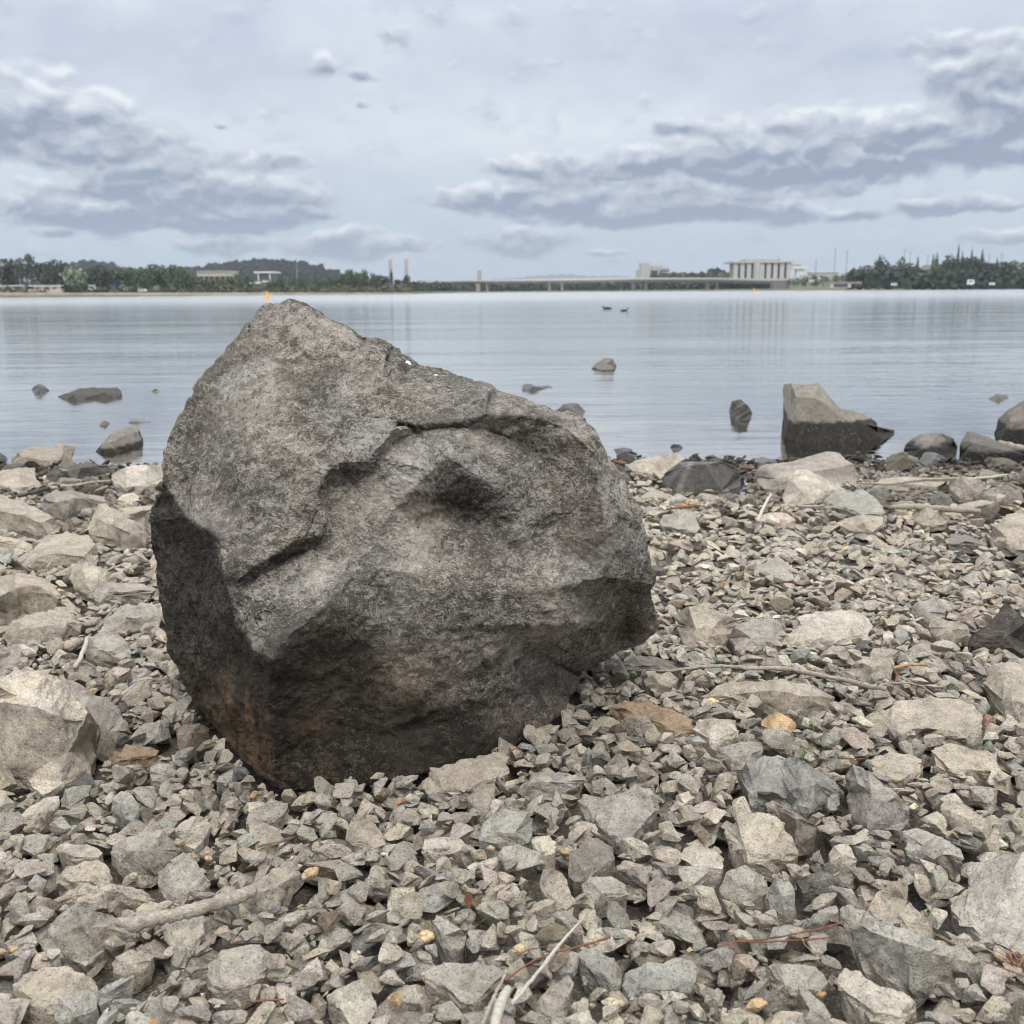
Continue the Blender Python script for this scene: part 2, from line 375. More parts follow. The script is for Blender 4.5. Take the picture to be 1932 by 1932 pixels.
def dirt_material():
    m, t = mat('beach_dirt')
    pos = t.new('ShaderNodeNewGeometry').outputs['Position']
    v = t.new('ShaderNodeTexVoronoi'); t.l.new(pos, v.inputs['Vector']); v.inputs['Scale'].default_value = 130
    c = t.mix(0.5, v.outputs['Color'], (0.5, 0.5, 0.5)); n = t.noise(pos, 60, 5, 0.7)
    k = t.mix(t.step(n, 0.3, 0.7), (0.05, 0.040, 0.031), (0.12, 0.10, 0.08))
    k = t.mix(0.5, k, t.mix(t.step(v.outputs['Distance'], 0.0, 0.6), (0.30, 0.265, 0.215), (0.10, 0.085, 0.065)))
    wet = t.step(t.sep(pos)[2], 0.035, -0.01)
    k = t.mix(t.m('MULTIPLY', wet, 0.7), k, (0.045, 0.042, 0.038))
    t.l.new(k, t.bsdf.inputs['Base Color']); t.bsdf.inputs['Roughness'].default_value = 0.9
    bp = t.new('ShaderNodeBump'); bp.inputs['Distance'].default_value = 0.006; bp.inputs['Strength'].default_value = 1
    t.l.new(t.m('SUBTRACT', n, v.outputs['Distance']), bp.inputs['Height']); t.l.new(bp.outputs[0], t.bsdf.inputs['Normal'])
    return m
DIRT = dirt_material()

def water_material():
    m, t = mat('lake_water'); t.n.remove(t.bsdf); out = [n for n in t.n if n.type == 'OUTPUT_MATERIAL'][0]
    pos = t.new('ShaderNodeNewGeometry').outputs['Position']
    px, py, pz = t.sep(pos)
    # ripples: fine chop plus long low swells drawn out across the view
    a = t.noise(t.vm('MULTIPLY', pos, (1.0, 2.6, 1)), 2.2, 4, 0.55, 0.4)
    b = t.noise(t.vm('MULTIPLY', pos, (0.25, 1.5, 1)), 1.15, 3, 0.5, 0.3)
    c = t.noise(t.vm('MULTIPLY', pos, (0.02, 0.12, 1)), 1.0, 3, 0.5)
    calm = t.step(t.noise(t.vm('MULTIPLY', pos, (0.05, 0.28, 1)), 1.0, 3, 0.5), 0.35, 0.62, 0.35, 1.0)
    near = t.step(py, 5.5, 11.0, 0.4, 1.0)
    h = t.m('MULTIPLY', t.m('ADD', t.m('MULTIPLY', a, 0.017), t.m('MULTIPLY', b, 0.034)), t.m('MULTIPLY', calm, near))
    h = t.m('ADD', h, t.m('MULTIPLY', c, 0.12))
    bp = t.new('ShaderNodeBump'); bp.inputs['Strength'].default_value = 0.55; bp.inputs['Distance'].default_value = 1.0
    t.l.new(h, bp.inputs['Height'])
    gl = t.new('ShaderNodeBsdfGlossy'); gl.inputs['Roughness'].default_value = 0.06; gl.inputs['Color'].default_value = (1.0, 0.99, 0.955, 1)
    df = t.new('ShaderNodeBsdfDiffuse'); t.l.new(t.mix(t.step(py, 7.5, 14), (0.045, 0.042, 0.034), (0.20, 0.21, 0.20)), df.inputs['Color'])
    fr = t.new('ShaderNodeFresnel'); fr.inputs['IOR'].default_value = 5.0
    for s in (gl.inputs['Normal'], fr.inputs['Normal']): t.l.new(bp.outputs[0], s)
    t.l.new(t.step(py, 10, 160, 0.05, 0.19), gl.inputs['Roughness'])
    mx = t.new('ShaderNodeMixShader'); t.l.new(t.step(fr.outputs[0], 0.3, 0.95, 0.74, 0.97, smooth=False), mx.inputs[0]); tr = t.new('ShaderNodeBsdfTransparent'); tr.inputs['Color'].default_value = (.62, .64, .56, 1); bed_ = t.new('ShaderNodeMixShader'); t.l.new(t.step(py, 8.2, 6.2, 0.0, 0.85), bed_.inputs[0]); t.l.new(df.outputs[0], bed_.inputs[1]); t.l.new(tr.outputs[0], bed_.inputs[2]); t.l.new(bed_.outputs[0], mx.inputs[1]); t.l.new(gl.outputs[0], mx.inputs[2])
    t.l.new(mx.outputs[0], out.inputs['Surface'])
    return m

def wood_material(name, c0, c1):
    m, t = mat(name); pos = t.new('ShaderNodeNewGeometry').outputs['Position']
    n = t.noise(t.vm('MULTIPLY', pos, (1, 3.2, 3.2)), 60, 6, 0.72, 1.5); n2 = t.noise(pos, 14, 3, 0.6)
    k = t.mix(t.step(n, 0.3, 0.7), c0, c1); k = t.mix(t.m('MULTIPLY', t.step(n2, 0.5, 0.7), 0.35), k, tuple(x * 0.5 for x in c0))
    t.l.new(k, t.bsdf.inputs['Base Color']); t.bsdf.inputs['Roughness'].default_value = 0.85
    bp = t.new('ShaderNodeBump'); bp.inputs['Distance'].default_value = 0.003; bp.inputs['Strength'].default_value = 0.8
    t.l.new(n, bp.inputs['Height']); t.l.new(bp.outputs[0], t.bsdf.inputs['Normal'])
    return m
DRIFT = wood_material('weathered_wood', (0.20, 0.165, 0.125), (0.52, 0.455, 0.37))
PALEWOOD = wood_material('pale_wood', (0.42, 0.38, 0.30), (0.62, 0.57, 0.47))
DARKWOOD = wood_material('dark_wood', (0.035, 0.03, 0.026), (0.09, 0.078, 0.065))
REDTWIG = wood_material('red_needle', (0.16, 0.06, 0.032), (0.30, 0.13, 0.075))
GRASS = plain('grass_blade', (0.10, 0.20, 0.035), 0.6, 0.3, 40)
STRAW = plain('dry_straw', (0.36, 0.24, 0.10), 0.7, 0.3, 60)

# ------------------------------------------------------------------ the setting: beach bed, lake
def grid(name, xs, ys, zf, m, smooth=True):
    X, Y = np.meshgrid(xs, ys); Z = zf(X, Y)
    V = np.stack([X.ravel(), Y.ravel(), Z.ravel()], 1); nx = len(xs)
    i = (np.arange(len(ys) - 1)[:, None] * nx + np.arange(nx - 1)[None, :]).ravel()
    F = np.stack([i, i + 1, i + 1 + nx, i + nx], 1)
    return link(name, mesh_data(name, V, F, m, smooth))
_wob = lambda X, Y: fbm(np.stack([X.ravel() * 2.2, Y.ravel() * 2.2, X.ravel() * 0 + .3], 1), 4).reshape(X.shape) * 0.018
def sink_(X, Y): return 0.033 * np.clip((shore(X) - Y) / 1.3, 0, 1)
def bed(X, Y): return gz(X, Y) + _wob(X, Y) - 0.010 - sink_(X, Y)
tag(grid('beach_ground', np.concatenate([[-300, -60, -15], np.linspace(-5.5, 5.5, 270), [15, 60, 300]]), np.concatenate([[-80, -20, -4], np.linspace(-1, 8, 220), [12, 20, 40, 100]]), bed, DIRT), kind='structure')
tag(grid('lake_water', np.array([-3000, -800, -200, -50, 0, 50, 200, 800, 3000]), np.array([2.0, 30, 120, 400, 1200, 4000]), lambda X, Y: X * 0, water_material()), kind='structure')
# ------------------------------------------------------------------ reading crops of the picture
ZM = {'F': (0, 0, 1), 'B': (255.6, 543.1, .5291), 'L': (0, 894.4, .3307), 'R': (1150, 894.4, .4048), 'Q': (1277.8, 1277.8, .3386),
      'C': (638.9, 1405.6, .3307), 'D': (0, 1469.5, .3307), 'S': (958.3, 549.4, .504), 'T': (0, 638.9, .1984)}
def P2(z, pts):
    a, b, k = ZM[z]; return [(a + k * p[0], b + k * p[1]) + tuple(p[2:]) for p in pts]

def P2s(z, pts):
    a, b, k = ZM[z]; return [(a + k * p[0], b + k * p[1], k * p[2], p[3]) for p in pts]

def cdt(outline, lines, extra=()):
    """triangulate an outline with inner ridge lines; every vertex carries its depth"""
    P = [tuple(p) for p in outline]; E = [(i, (i + 1) % len(outline)) for i in range(len(outline))]
    for ln in lines:
        b = len(P); P += [tuple(p) for p in ln]; E += [(b + i, b + i + 1) for i in range(len(ln) - 1)]
    P += [tuple(p) for p in extra]
    v, e, f, ov, oe, of = geometry.delaunay_2d_cdt([Vector((p[0], p[1])) for p in P], E, [], 1, 1e-3)
    A = np.array([(p[0], p[1], p[2]) for p in P], float)
    W = []
    for i, q in enumerate(v):
        if ov[i]: W.append(A[ov[i][0]].tolist()); continue
        d = np.hypot(A[:, 0] - q[0], A[:, 1] - q[1]) + 1e-3; k = np.argsort(d)[:3]; wt = 1 / d[k]
        W.append([q[0], q[1], float((A[k, 2] * wt).sum() / wt.sum())])
    F = []
    for t in f:
        for k in range(1, len(t) - 1): F.append((t[0], t[k], t[k + 1]))
    return np.array(W), np.array(F)
def at_depth(x, y, Y):
    d = ray(x, y); return CAM + d * (Y / d[1])
def boundary(F):
    c = {}
    for t in F:
        for a, b in ((t[0], t[1]), (t[1], t[2]), (t[2], t[0])): c[(a, b)] = 1
    nxt = {a: b for (a, b) in c if (b, a) not in c}
    s = next(iter(nxt)); loop = [s]
    while nxt[loop[-1]] != s:
        loop.append(nxt[loop[-1]])
        if len(loop) > 5000: break
    return loop
def close_back(V, F, rings):
    """rings: functions that move the boundary loop step by step to the far side; the last one is capped"""
    loop = boundary(F); V = [tuple(p) for p in V]; F = [tuple(t) for t in F]; prev = loop; base = np.array([V[i] for i in loop])
    for fn in rings:
        R = fn(base); idx = list(range(len(V), len(V) + len(loop))); V += [tuple(p) for p in R]
        n = len(loop)
        for i in range(n):
            j = (i + 1) % n
            F += [(prev[j], prev[i], idx[i]), (prev[j], idx[i], idx[j])]
        prev = idx
    c = len(V); V.append(tuple(np.mean([V[i] for i in prev], axis=0)))
    n = len(prev)
    for i in range(n): F.append((prev[(i + 1) % n], prev[i], c))
    V, F = np.array(V), np.array(F)
    if volume(V - V.mean(0), F) < 0: F = F[:, ::-1].copy()
    used = np.unique(F); m = np.zeros(len(V), int); m[used] = np.arange(len(used)); V, F = V[used], m[F]
    return V, F
def chip(V, n, lo, hi, seed):
    """knock flat facets into a rock: whatever sticks out past a random plane is laid onto it"""
    r = np.random.default_rng(seed + 11); c = V.mean(0); V = V.copy()
    for _ in range(n):
        d = r.normal(size=3); d /= np.linalg.norm(d); h = (V - c) @ d; lim = h.max() * r.uniform(lo, hi)
        m = h > lim; V[m] -= np.outer(h[m] - lim, d)
    return V
def roughen(V, F, levels, size, amp=0.02, soft=2, seed=0, freq=1.0):
    rj = np.random.default_rng(seed + 77)
    for k in range(levels):
        V, F = subdiv(V, F)
        if k < 2: V = V + normals(V, F) * (rj.normal(0, (.020, .008)[k] * min(size, .15), len(V)))[:, None]
    N = normals(V, F); q = V / size * freq + seed * 7.7
    d = fbm(q * 2.2, 2) * 1.1 + fbm(q * 5.5, 4, 0.58, True) * 0.62
    ly = fbm(q * np.array([.8, .8, 3.2]) * 1.6 + 5, 2); d = d + (np.floor(ly * 4) / 4 - ly) * .9
    V = V + N * (d * amp * min(size, .22))[:, None]
    return V, F

OCC = []      # sample points of everything placed by hand, for the packing of the loose stones
SIL = []      # (outline, depth) of big things, to tell what is hidden behind them
HULLS = []
LAND = []     # (object, short phrase) used to describe neighbours
# ------------------------------------------------------------------ the boulder
Y0 = ground_hit(525, 1485)[1]
BO = [(545,568,.50),(575,573,.50),(620,600,.48),(670,630,.46),(690,636,.55),(706,638,.60),(740,655,.60),(775,680,.56),(790,690,.50),(860,706,.50),(930,732,.48),(1000,758,.45),(1060,780,.40),(1098,785,.36),(1125,815,.32),(1150,865,.30),(1180,910,.30),
      (1205,960,.30),(1215,1000,.30),(1225,1050,.30),(1236,1085,.30),(1227,1122,.34),(1242,1175,.46),(1235,1195,.48),(1205,1215,.50),(1165,1232,.52),(1120,1255,.52),(1092,1275,.50),(1080,1312,.42),(1060,1350,.32),(1010,1387,.24),
      (960,1412,.18),(900,1432,.13),(830,1450,.09),(760,1467,.05),(700,1480,.03),(640,1489,.01),(580,1494,0),(530,1492,0),(500,1472,.02),(450,1427,.12),(400,1372,.24),(375,1332,.32),(345,1290,.36),(320,1230,.38),
      (300,1140,.40),(290,1060,.42),(284,985,.42),(287,958,.42),(302,930,.37),(305,900,.36),(306,860,.36),(320,815,.38),(350,770,.40),(375,715,.42),(410,680,.44),(440,645,.46),(470,605,.48),(495,580,.50)]
BL = [[(130,720,.345),(165,740,.29),(200,820,.20),(290,890,.10),(300,960,.06),(345,1070,.02),(370,1180,-.02),(430,1290,-.06),(490,1320,-.09),(482,1400,-.06),(490,1500,-.05),(500,1680,-.01)],
      [(930,470,.24),(1010,487,.235),(1100,478,.235),(1180,470,.24),(1250,450,.25),(1400,455,.26),(1530,490,.27)],
      [(935,490,.262),(1010,503,.255),(1100,498,.250),(1190,496,.27),(1290,520,.282),(1400,560,.275),(1520,600,.262)],
      [(930,500,.20),(845,600,.17),(835,622,.165),(720,626,.155),(690,650,.14),(655,720,.12),(672,800,.09),(660,880,.07),(560,905,.055),(500,950,.045),(430,985,.035),(350,1058,.03)],
      [(870,600,.20),(855,655,.19),(750,660,.205),(715,700,.185),(700,800,.155),(705,880,.112),(590,945,.084),(510,985,.068),(440,1020,.057),(372,1082,.040)],
      [(1110,600,.13),(1060,650,.14),(1000,700,.15),(930,780,.165)],
      [(1110,600,.13),(1180,640,.145),(1240,680,.155),(1310,735,.165),(1390,815,.175),(1480,870,.20)],
      [(1000,850,.168),(1110,830,.172),(1200,840,.176),(1300,850,.180)],
      [(370,1090,.0),(500,1120,-.03),(600,1130,-.035),(690,1060,.0),(800,1000,.045),(950,1010,.075),(1150,1060,.085),(1300,1090,.095),(1530,1060,.12),(1670,1030,.155),(1840,1055,.28)],
      [(490,1320,-.09),(560,1230,-.075),(630,1170,-.06),(690,1115,-.035)],
      [(1655,1180,.26),(1640,1260,.36),(1595,1375,.44)],
      [(1745,1130,.33),(1655,1180,.32)],
      [(1640,590,.225),(1655,700,.20),(1680,850,.18),(1672,1025,.157)],
      [(560,60,.44),(640,110,.41),(735,175,.38),(800,230,.36),(880,300,.33),(925,380,.28),(930,465,.24)],
      [(800,160,.47),(900,205,.47),(1000,250,.46)]]
BX = [(450,180,.41),(420,300,.34),(560,330,.31),(700,330,.305),(690,400,.27),(300,450,.31),(480,500,.22),(250,640,.28),(400,640,.17),(560,640,.155),(480,780,.12),(380,880,.10),(560,800,.10),(800,450,.24),(1100,400,.31),(1250,380,.285),
      (1500,650,.26),(1400,700,.21),(1560,800,.21),(1560,940,.185),(1750,800,.23),(1760,950,.22),(1300,950,.145),(1100,950,.135),(830,900,.125),(800,800,.16),(640,1000,.08),(560,1060,.05),
      (250,1000,.22),(220,1200,.26),(330,1300,.12),(330,1500,.12),(420,1600,.06),(130,900,.36),(120,1100,.36),
      (700,1250,.0),(900,1200,.05),(1100,1200,.07),(1300,1200,.09),(1500,1200,.135),(700,1400,.02),(700,1550,.03),(1000,1400,.075),(950,1600,.085),(1250,1350,.125),(1250,1500,.16),(1480,1330,.28),(1400,1450,.25),(1750,1220,.44),(1800,1160,.37)]
w0, F0 = cdt([(x, y, d) for x, y, d in BO], [P2('B', l) for l in BL], P2('B', BX))
V0 = np.array([at_depth(x, y, Y0 + d) for x, y, d in w0])
def _r1(B):
    c = B.mean(0); R = c + (B - c) * 0.93; R[:, 1] = B[:, 1] + 0.16 + 0.05 * np.sin(np.arange(len(B)) * 1.7); R[:, 2] = np.maximum(R[:, 2], -0.02); return R
def _r2(B):
    c = B.mean(0); R = c + (B - c) * 0.62; R[:, 1] = B[:, 1] * .35 + (Y0 + 0.74) * .65 + 0.05 * np.sin(np.arange(len(B)) * .9); R[:, 2] = np.maximum(R[:, 2] - 0.04, -0.04); return R
V0, F0 = close_back(V0, F0, [_r1, _r2])
V1, F1 = V0, F0
for k in range(5):
    V1, F1 = subdiv(V1, F1)
    if k == 3: V1 = relax(V1, F1, 1, 0.3)
V1 = relax(V1, F1, 1, 0.3)
N1 = normals(V1, F1)
d1 = fbm(V1 * 5.0, 3) * 0.005 + fbm(V1 * 13 + 9, 3, 0.55, True) * 0.0065 + fbm(V1 * 42 + 3, 4, 0.62) * 0.0034
# thin chipped scales, one above the other
q1 = V1 @ np.array([[.9, .3, .2], [-.2, .9, .3], [.1, -.3, 1.6]]); sc = fbm(q1 * 7 + 31, 3)
d1 += (np.floor(sc * 5) / 5 - sc) * 0.010
V1 = V1 + N1 * d1[:, None]
# where the skin is stained or rusty, plus painted nose-facet shade and ledge highlights (seen in the picture, stored per vertex)
def _proj(V):
    d = V - CAM; ww = d @ _f; return np.stack([966 + FPX * (d @ _r) / ww, 966 - FPX * (d @ _u) / ww], 1)
uv = _proj(V1); bx, by = (uv[:, 0] - 255.6) / .5291, (uv[:, 1] - 543.1) / .5291
def blob(cx, cy, rx, ry, s=1.0, rot=0.0):
    c, n = math.cos(rot), math.sin(rot); X, Y = bx - cx, by - cy
    return s * np.clip(1 - np.sqrt(((X * c + Y * n) / rx) ** 2 + ((-X * n + Y * c) / ry) ** 2), 0, 1) ** 0.7
def amax(*a): return np.maximum.reduce(a)
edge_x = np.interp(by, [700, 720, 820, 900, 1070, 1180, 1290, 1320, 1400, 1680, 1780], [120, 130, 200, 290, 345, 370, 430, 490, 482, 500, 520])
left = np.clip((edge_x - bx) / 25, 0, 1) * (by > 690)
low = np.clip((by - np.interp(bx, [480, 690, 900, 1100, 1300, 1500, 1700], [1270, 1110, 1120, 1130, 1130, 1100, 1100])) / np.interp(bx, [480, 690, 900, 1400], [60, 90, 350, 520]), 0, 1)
dark = amax(left * 0.80, low * np.interp(bx, [500, 800, 1100, 1500], [.88, .72, .60, .50]) * np.clip((by - 1050) / 450, 0.6, 1.35), blob(350, 1040, 160, 60, .7), blob(520, 960, 190, 42, .85, -.45), blob(1150, 755, 330, 115, .85), blob(1420, 560, 300, 70, .62, .3), blob(1500, 470, 200, 35, .55, .3),  # the blob under the nose is facet shade put into the colour
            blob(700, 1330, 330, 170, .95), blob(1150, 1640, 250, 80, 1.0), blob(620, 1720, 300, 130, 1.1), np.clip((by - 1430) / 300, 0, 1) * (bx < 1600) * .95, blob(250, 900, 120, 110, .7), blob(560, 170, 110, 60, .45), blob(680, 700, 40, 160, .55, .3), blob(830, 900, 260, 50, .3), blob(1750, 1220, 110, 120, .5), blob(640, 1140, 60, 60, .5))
brown = amax(left * .45, low * .8, blob(1600, 1000, 300, 160, .4), blob(1100, 780, 260, 100, .5), blob(1600, 560, 260, 120, .5), blob(560, 880, 200, 90, .4))
rust = amax(left * np.clip((by - 1150) / 500, 0, 1) * 1.05, blob(380, 1560, 130, 330, .85), blob(640, 1560, 130, 110, .7), blob(900, 1560, 420, 150, .42), blob(280, 1250, 110, 260, .5), blob(1500, 1350, 260, 160, .30), blob(700, 1680, 200, 60, .5))
pale = amax(blob(380, 330, 170, 60, .8, -.6), blob(840, 540, 120, 90, .9), blob(950, 700, 190, 60, .85, -.7), blob(1270, 700, 240, 45, .85, .7), blob(600, 1030, 150, 70, .8, -.3), blob(740, 400, 60, 90, .6), blob(1000, 620, 130, 80, .7), blob(1560, 520, 80, 40, .8),
            blob(1700, 700, 50, 220, .45), blob(1500, 1010, 260, 60, .35), blob(250, 820, 120, 60, .3), blob(1780, 880, 60, 150, .4), blob(540, 70, 80, 30, .45))  # pale: highlights of lit ledges and ridges painted on
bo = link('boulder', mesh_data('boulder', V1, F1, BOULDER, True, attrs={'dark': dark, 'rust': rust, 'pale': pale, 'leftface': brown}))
tag(bo, 'huge grey weathered boulder with dark rust-stained underside standing on the stony beach', 'boulder')
OCC.append(V1[::7]); SIL.append(([(p[0], p[1]) for p in BO], Y0 + .2)); LAND.append((bo, 'the huge boulder', (760, 1490)))
# flakes of pale bird lime on its back edge
for (x, y, sx, lab) in ((770, 686, .014, 'long white splash of bird lime lying on top of the huge boulder'), (823, 709, .006, 'small white speck of bird lime lower on the top slope of the huge boulder')):
    d = ray(x, y); i = np.argmin(np.linalg.norm(uv - np.array([x, y]), axis=1) + (V1[:, 1] > Y0 + .6) * 1e3); p = V1[i] + N1[i] * .002
    m = bmesh.new(); bmesh.ops.create_icosphere(m, subdivisions=2, radius=1)
    for v in m.verts: v.co = Vector((v.co.x * sx * (1 + .4 * math.sin(v.co.y * 5)), v.co.y * sx * .5, v.co.z * .0025))
    me = bpy.data.meshes.new('lime'); m.to_mesh(me); m.free(); me.materials.append(bpy.data.materials.get('lime') or plain('lime', (.72, .70, .66), .9, .1, 80))
    o = link('bird_lime', me, None, tuple(p)); o.rotation_euler = Vector(N1[i]).to_track_quat('Z', 'Y').to_euler(); tag(o, lab, 'bird dropping')

# ------------------------------------------------------------------ rocks drawn one by one
C_ = dict(grey=(.385,.362,.322), warm=(.43,.388,.325), tan=(.455,.415,.345), blue=(.350,.345,.318), dark=(.17,.162,.152), black=(.075,.073,.072), rust=(.36,.27,.19), orange=(.55,.40,.235), cream=(.60,.55,.45), pale=(.52,.48,.415), brown=(.25,.205,.16), lav=(.385,.360,.332))
C_ = {k: tuple(x * f for x, f in zip(v, (.95, .915, .86))) for k, v in C_.items()}
def view_rock(zoom, outline, ridge, colour, label, ref, slope=.12, lean=.25, levels=3, amp=.02, name='rock', cat='rock', water=False, sink=.0, wetline=None, extra_ridges=(), mat_=None, depth_cap=1.1, soft=1, stripes=()):
    O = P2(zoom, outline); Rg = P2(zoom, ridge)
    O = [tuple(p[:2]) for p in O]; rx = [p[0] for p in Rg]; ry = [p[1] for p in Rg]
    if rx and rx[0] > rx[-1]: rx, ry = rx[::-1], ry[::-1]
    xs = [p[0] for p in O]; ys = [p[1] for p in O]
    def base_y(x):
        best = None
        for (x1, y1), (x2, y2) in zip(O, O[1:] + O[:1]):
            if min(x1, x2) - .01 <= x <= max(x1, x2) + .01:
                yy = max(y1, y2) if abs(x2 - x1) < .5 else y1 + (y2 - y1) * (x - x1) / (x2 - x1)
                best = yy if best is None else max(best, yy)
        return best if best is not None else max(ys)
    # smoothed contact line: a rock does not follow every dent of its lower edge
    ymax = max(ys)
    def contact(x):
        by_ = base_y(x); by_ = max(by_, ymax - (ymax - min(ys)) * .45)
        h = ground_hit(x, by_) if not water else None
        if water:
            d = ray(x, by_); t = -CAM[2] / d[2]; h = CAM + d * t
        return h[1], (0.0 if water else float(gz(h[0], h[1])))
    def solve_front(x, y):
        Yb, g = contact(x); d = ray(x, y); k = d[2] / d[1]
        return (Yb + lean * (CAM[2] - g)) / (1 - lean * k)
    width = (max(xs) - min(xs)) / FPX * contact((min(xs) + max(xs)) / 2)[0]
    def depth(x, y):
        yr = np.interp(x, rx, ry)
        if y >= yr - .5: return solve_front(x, y)
        Yr = solve_front(x, yr); dr = ray(x, yr); zr = CAM[2] + dr[2] / dr[1] * Yr
        d = ray(x, y); k = d[2] / d[1]; den = k - slope
        Y = (zr - slope * Yr - CAM[2]) / den if den < -1e-3 else Yr + width
        return min(max(Y, Yr + .002), Yr + width * depth_cap)
    pts = [(x, y, depth(x, y)) for x, y in O]
    lines = [[(x, y, depth(x, y)) for x, y in zip(rx, ry)]]
    for er in extra_ridges:
        lines.append([(p[0], p[1], depth(p[0], p[1]) + (p[2] if len(p) > 2 else 0)) for p in P2(zoom, er)])
    W, F = cdt(pts, lines)
    V = np.array([at_depth(x, y, Y) for x, y, Y in W])
    zb = -.06 if not water else -.12
    def ring(B):
        c = B.mean(0); h = B[:, 2] - (gz(B[:, 0], B[:, 1]) if not water else 0); fr = .94 - .60 * np.clip(h / (.30 * width + .01), 0, 1) * (0 if water else 1)
        R = c + (B - c) * fr[:, None]; g = gz(R[:, 0], R[:, 1]) if not water else 0
        R[:, 2] = np.minimum(g - .03, B[:, 2] - .01) if not water else -.10; return R
    V, F = close_back(V, F, [ring]); seed = len(LAND) * 3 + 1
    size = max(width, .02)
    V, F = roughen(V, F, levels, size, amp, soft, seed)
    V[:, 2] -= sink
    n = fbm(V * 14 + seed, 3); tint = np.array(C_[colour] if isinstance(colour, str) else [x * f for x, f in zip(colour, (.95, .915, .865))]) * (1 + .17 * n)[:, None]
    if wetline is not None:
        wet = np.clip((wetline - V[:, 2] + .012 * fbm(V * 20, 3)) / .012, 0, 1)[:, None]; tint = tint * (1 - wet * .86)
    if stripes:
        pv = _proj(V)
        for (sx, sy, sw, sl) in P2s(zoom, stripes):
            mk = np.clip(1.3 - np.abs(pv[:, 0] - sx - sl * (pv[:, 1] - sy) + 1.5 * n) / sw, 0, 1)[:, None]; tint = tint * (1 - mk) + np.array([.21, .195, .17]) * mk
    c = V.mean(0); c[2] = V[:, 2].min(); me = mesh_data(name, V - c, F, mat_ or STONE, True, tint, sharp=.55)
    o = link(name, me, None, tuple(c)); tag(o, label, cat)
    HULLS.append(np.array([V[i][:2] for i in geometry.convex_hull_2d([Vector(p) for p in V[:, :2]])]))
    OCC.append(V); SIL.append((O, float(V[:, 1].mean()))); LAND.append((o, ref, (sum(xs) / len(xs), sum(ys) / len(ys))))
    return o

# beside the boulder, left
view_rock('L', [(-90,1290),(-60,1170),(0,1150),(230,1130),(330,1160),(400,1230),(480,1330),(560,1430),(552,1520),(540,1620),(500,1720),(420,1745),(350,1772),(250,1830),(190,1790),(150,1725),(60,1715),(0,1735),(-90,1720)],
          [(-90,1230),(0,1222),(100,1262),(200,1330),(300,1362),(390,1402),(480,1412),(560,1432)], (.60,.55,.465), 'large tan block with a rough pitted face at the left edge beside the boulder', 'the large tan block', .10, .12, 4, .022, extra_ridges=[[(392,1410),(380,1580),(352,1765)]])
view_rock('L', [(330,1160),(420,1185),(520,1230),(620,1300),(700,1365),(712,1400),(752,1490),(745,1520),(660,1560),(560,1580),(552,1440),(480,1330),(400,1230)], [(545,1440),(600,1452),(660,1470),(752,1478)], 'lav', 'flat lilac-grey slab leaning against the large tan block, dark under its edge', 'the lilac-grey slab', .02, .1, 3, .014)
view_rock('L', [(-90,720),(-60,640),(0,585),(90,565),(180,570),(260,600),(310,645),(345,690),(335,715),(250,700),(190,700),(110,745),(50,795),(0,860),(-90,900)], [(-90,760),(0,700),(90,650),(190,640),(260,660),(345,692)], 'warm', 'big pale slab with an arched dark underside at the left edge', 'the arched slab', .05, .3)
view_rock('L', [(15,930),(40,880),(110,820),(200,795),(330,790),(400,800),(462,850),(455,905),(400,915),(310,960),(200,985),(60,985)], [(20,940),(120,885),(250,870),(380,855),(462,852)], 'warm', 'broad humped grey rock below the arched slab near the left edge', 'the humped rock', .06, .3)
view_rock('L', [(100,490),(180,430),(260,360),(380,340),(500,352),(545,400),(560,460),(545,520),(420,515),(300,525),(180,530),(130,520)], [(110,498),(220,470),(360,455),(480,470),(555,470)], 'warm', 'wide flat pale grey slab left of the boulder, widest among its neighbours', 'the wide pale slab', .03, .3)
view_rock('L', [(-60,60),(0,120),(60,140),(130,150),(220,200),(300,250),(345,290),(330,330),(280,345),(200,330),(100,320),(0,320),(-60,330)], [(-60,200),(40,215),(160,250),(240,280),(345,295)], 'warm', 'large rounded tan-grey rock at the left edge, brown stained on its front', 'the brown-stained rock', .05, .3)
view_rock('L', [(235,170),(255,120),(300,100),(400,95),(500,110),(590,135),(622,160),(600,180),(520,180),(430,220),(380,240),(310,250),(250,215)], [(245,140),(320,165),(420,140),(520,145),(620,158)], (.33,.30,.27), 'wedge rock with a pale top and dark brown hollow front near the left shore', 'the hollow-fronted wedge', .05, .1)
view_rock('L', [(400,600),(420,520),(470,512),(560,525),(630,560),(660,600),(640,640),(600,680),(520,690),(440,660)], [(405,600),(480,590),(560,610),(655,605)], 'tan', 'rounded tan rock between pale slabs left of the boulder', 'the rounded tan rock', .1, .35)
view_rock('L', [(530,710),(550,660),(620,625),(720,620),(820,635),(890,655),(860,680),(740,690),(640,705),(570,735)], [(540,700),(620,665),(720,680),(880,662)], 'grey', 'long low lens-shaped grey rock reaching to the boulder', 'the lens-shaped rock', .05, .3)
view_rock('L', [(560,920),(600,850),(700,760),(780,740),(860,745),(905,790),(915,850),(905,890),(800,890),(700,915),(650,915)], [(570,915),(640,880),(720,815),(800,830),(910,840)], 'grey', 'peaked grey rock touching the left side of the boulder', 'the peaked rock', .1, .4)
view_rock('L', [(480,1000),(510,930),(600,890),(660,900),(720,960),(755,1010),(740,1050),(640,1065),(540,1070),(490,1050)], [(485,1020),(560,1000),(640,1010),(750,1020)], 'grey', 'flat triangular grey stone beside a small pale stick left of the boulder', 'the triangular flat stone', .02, .2)
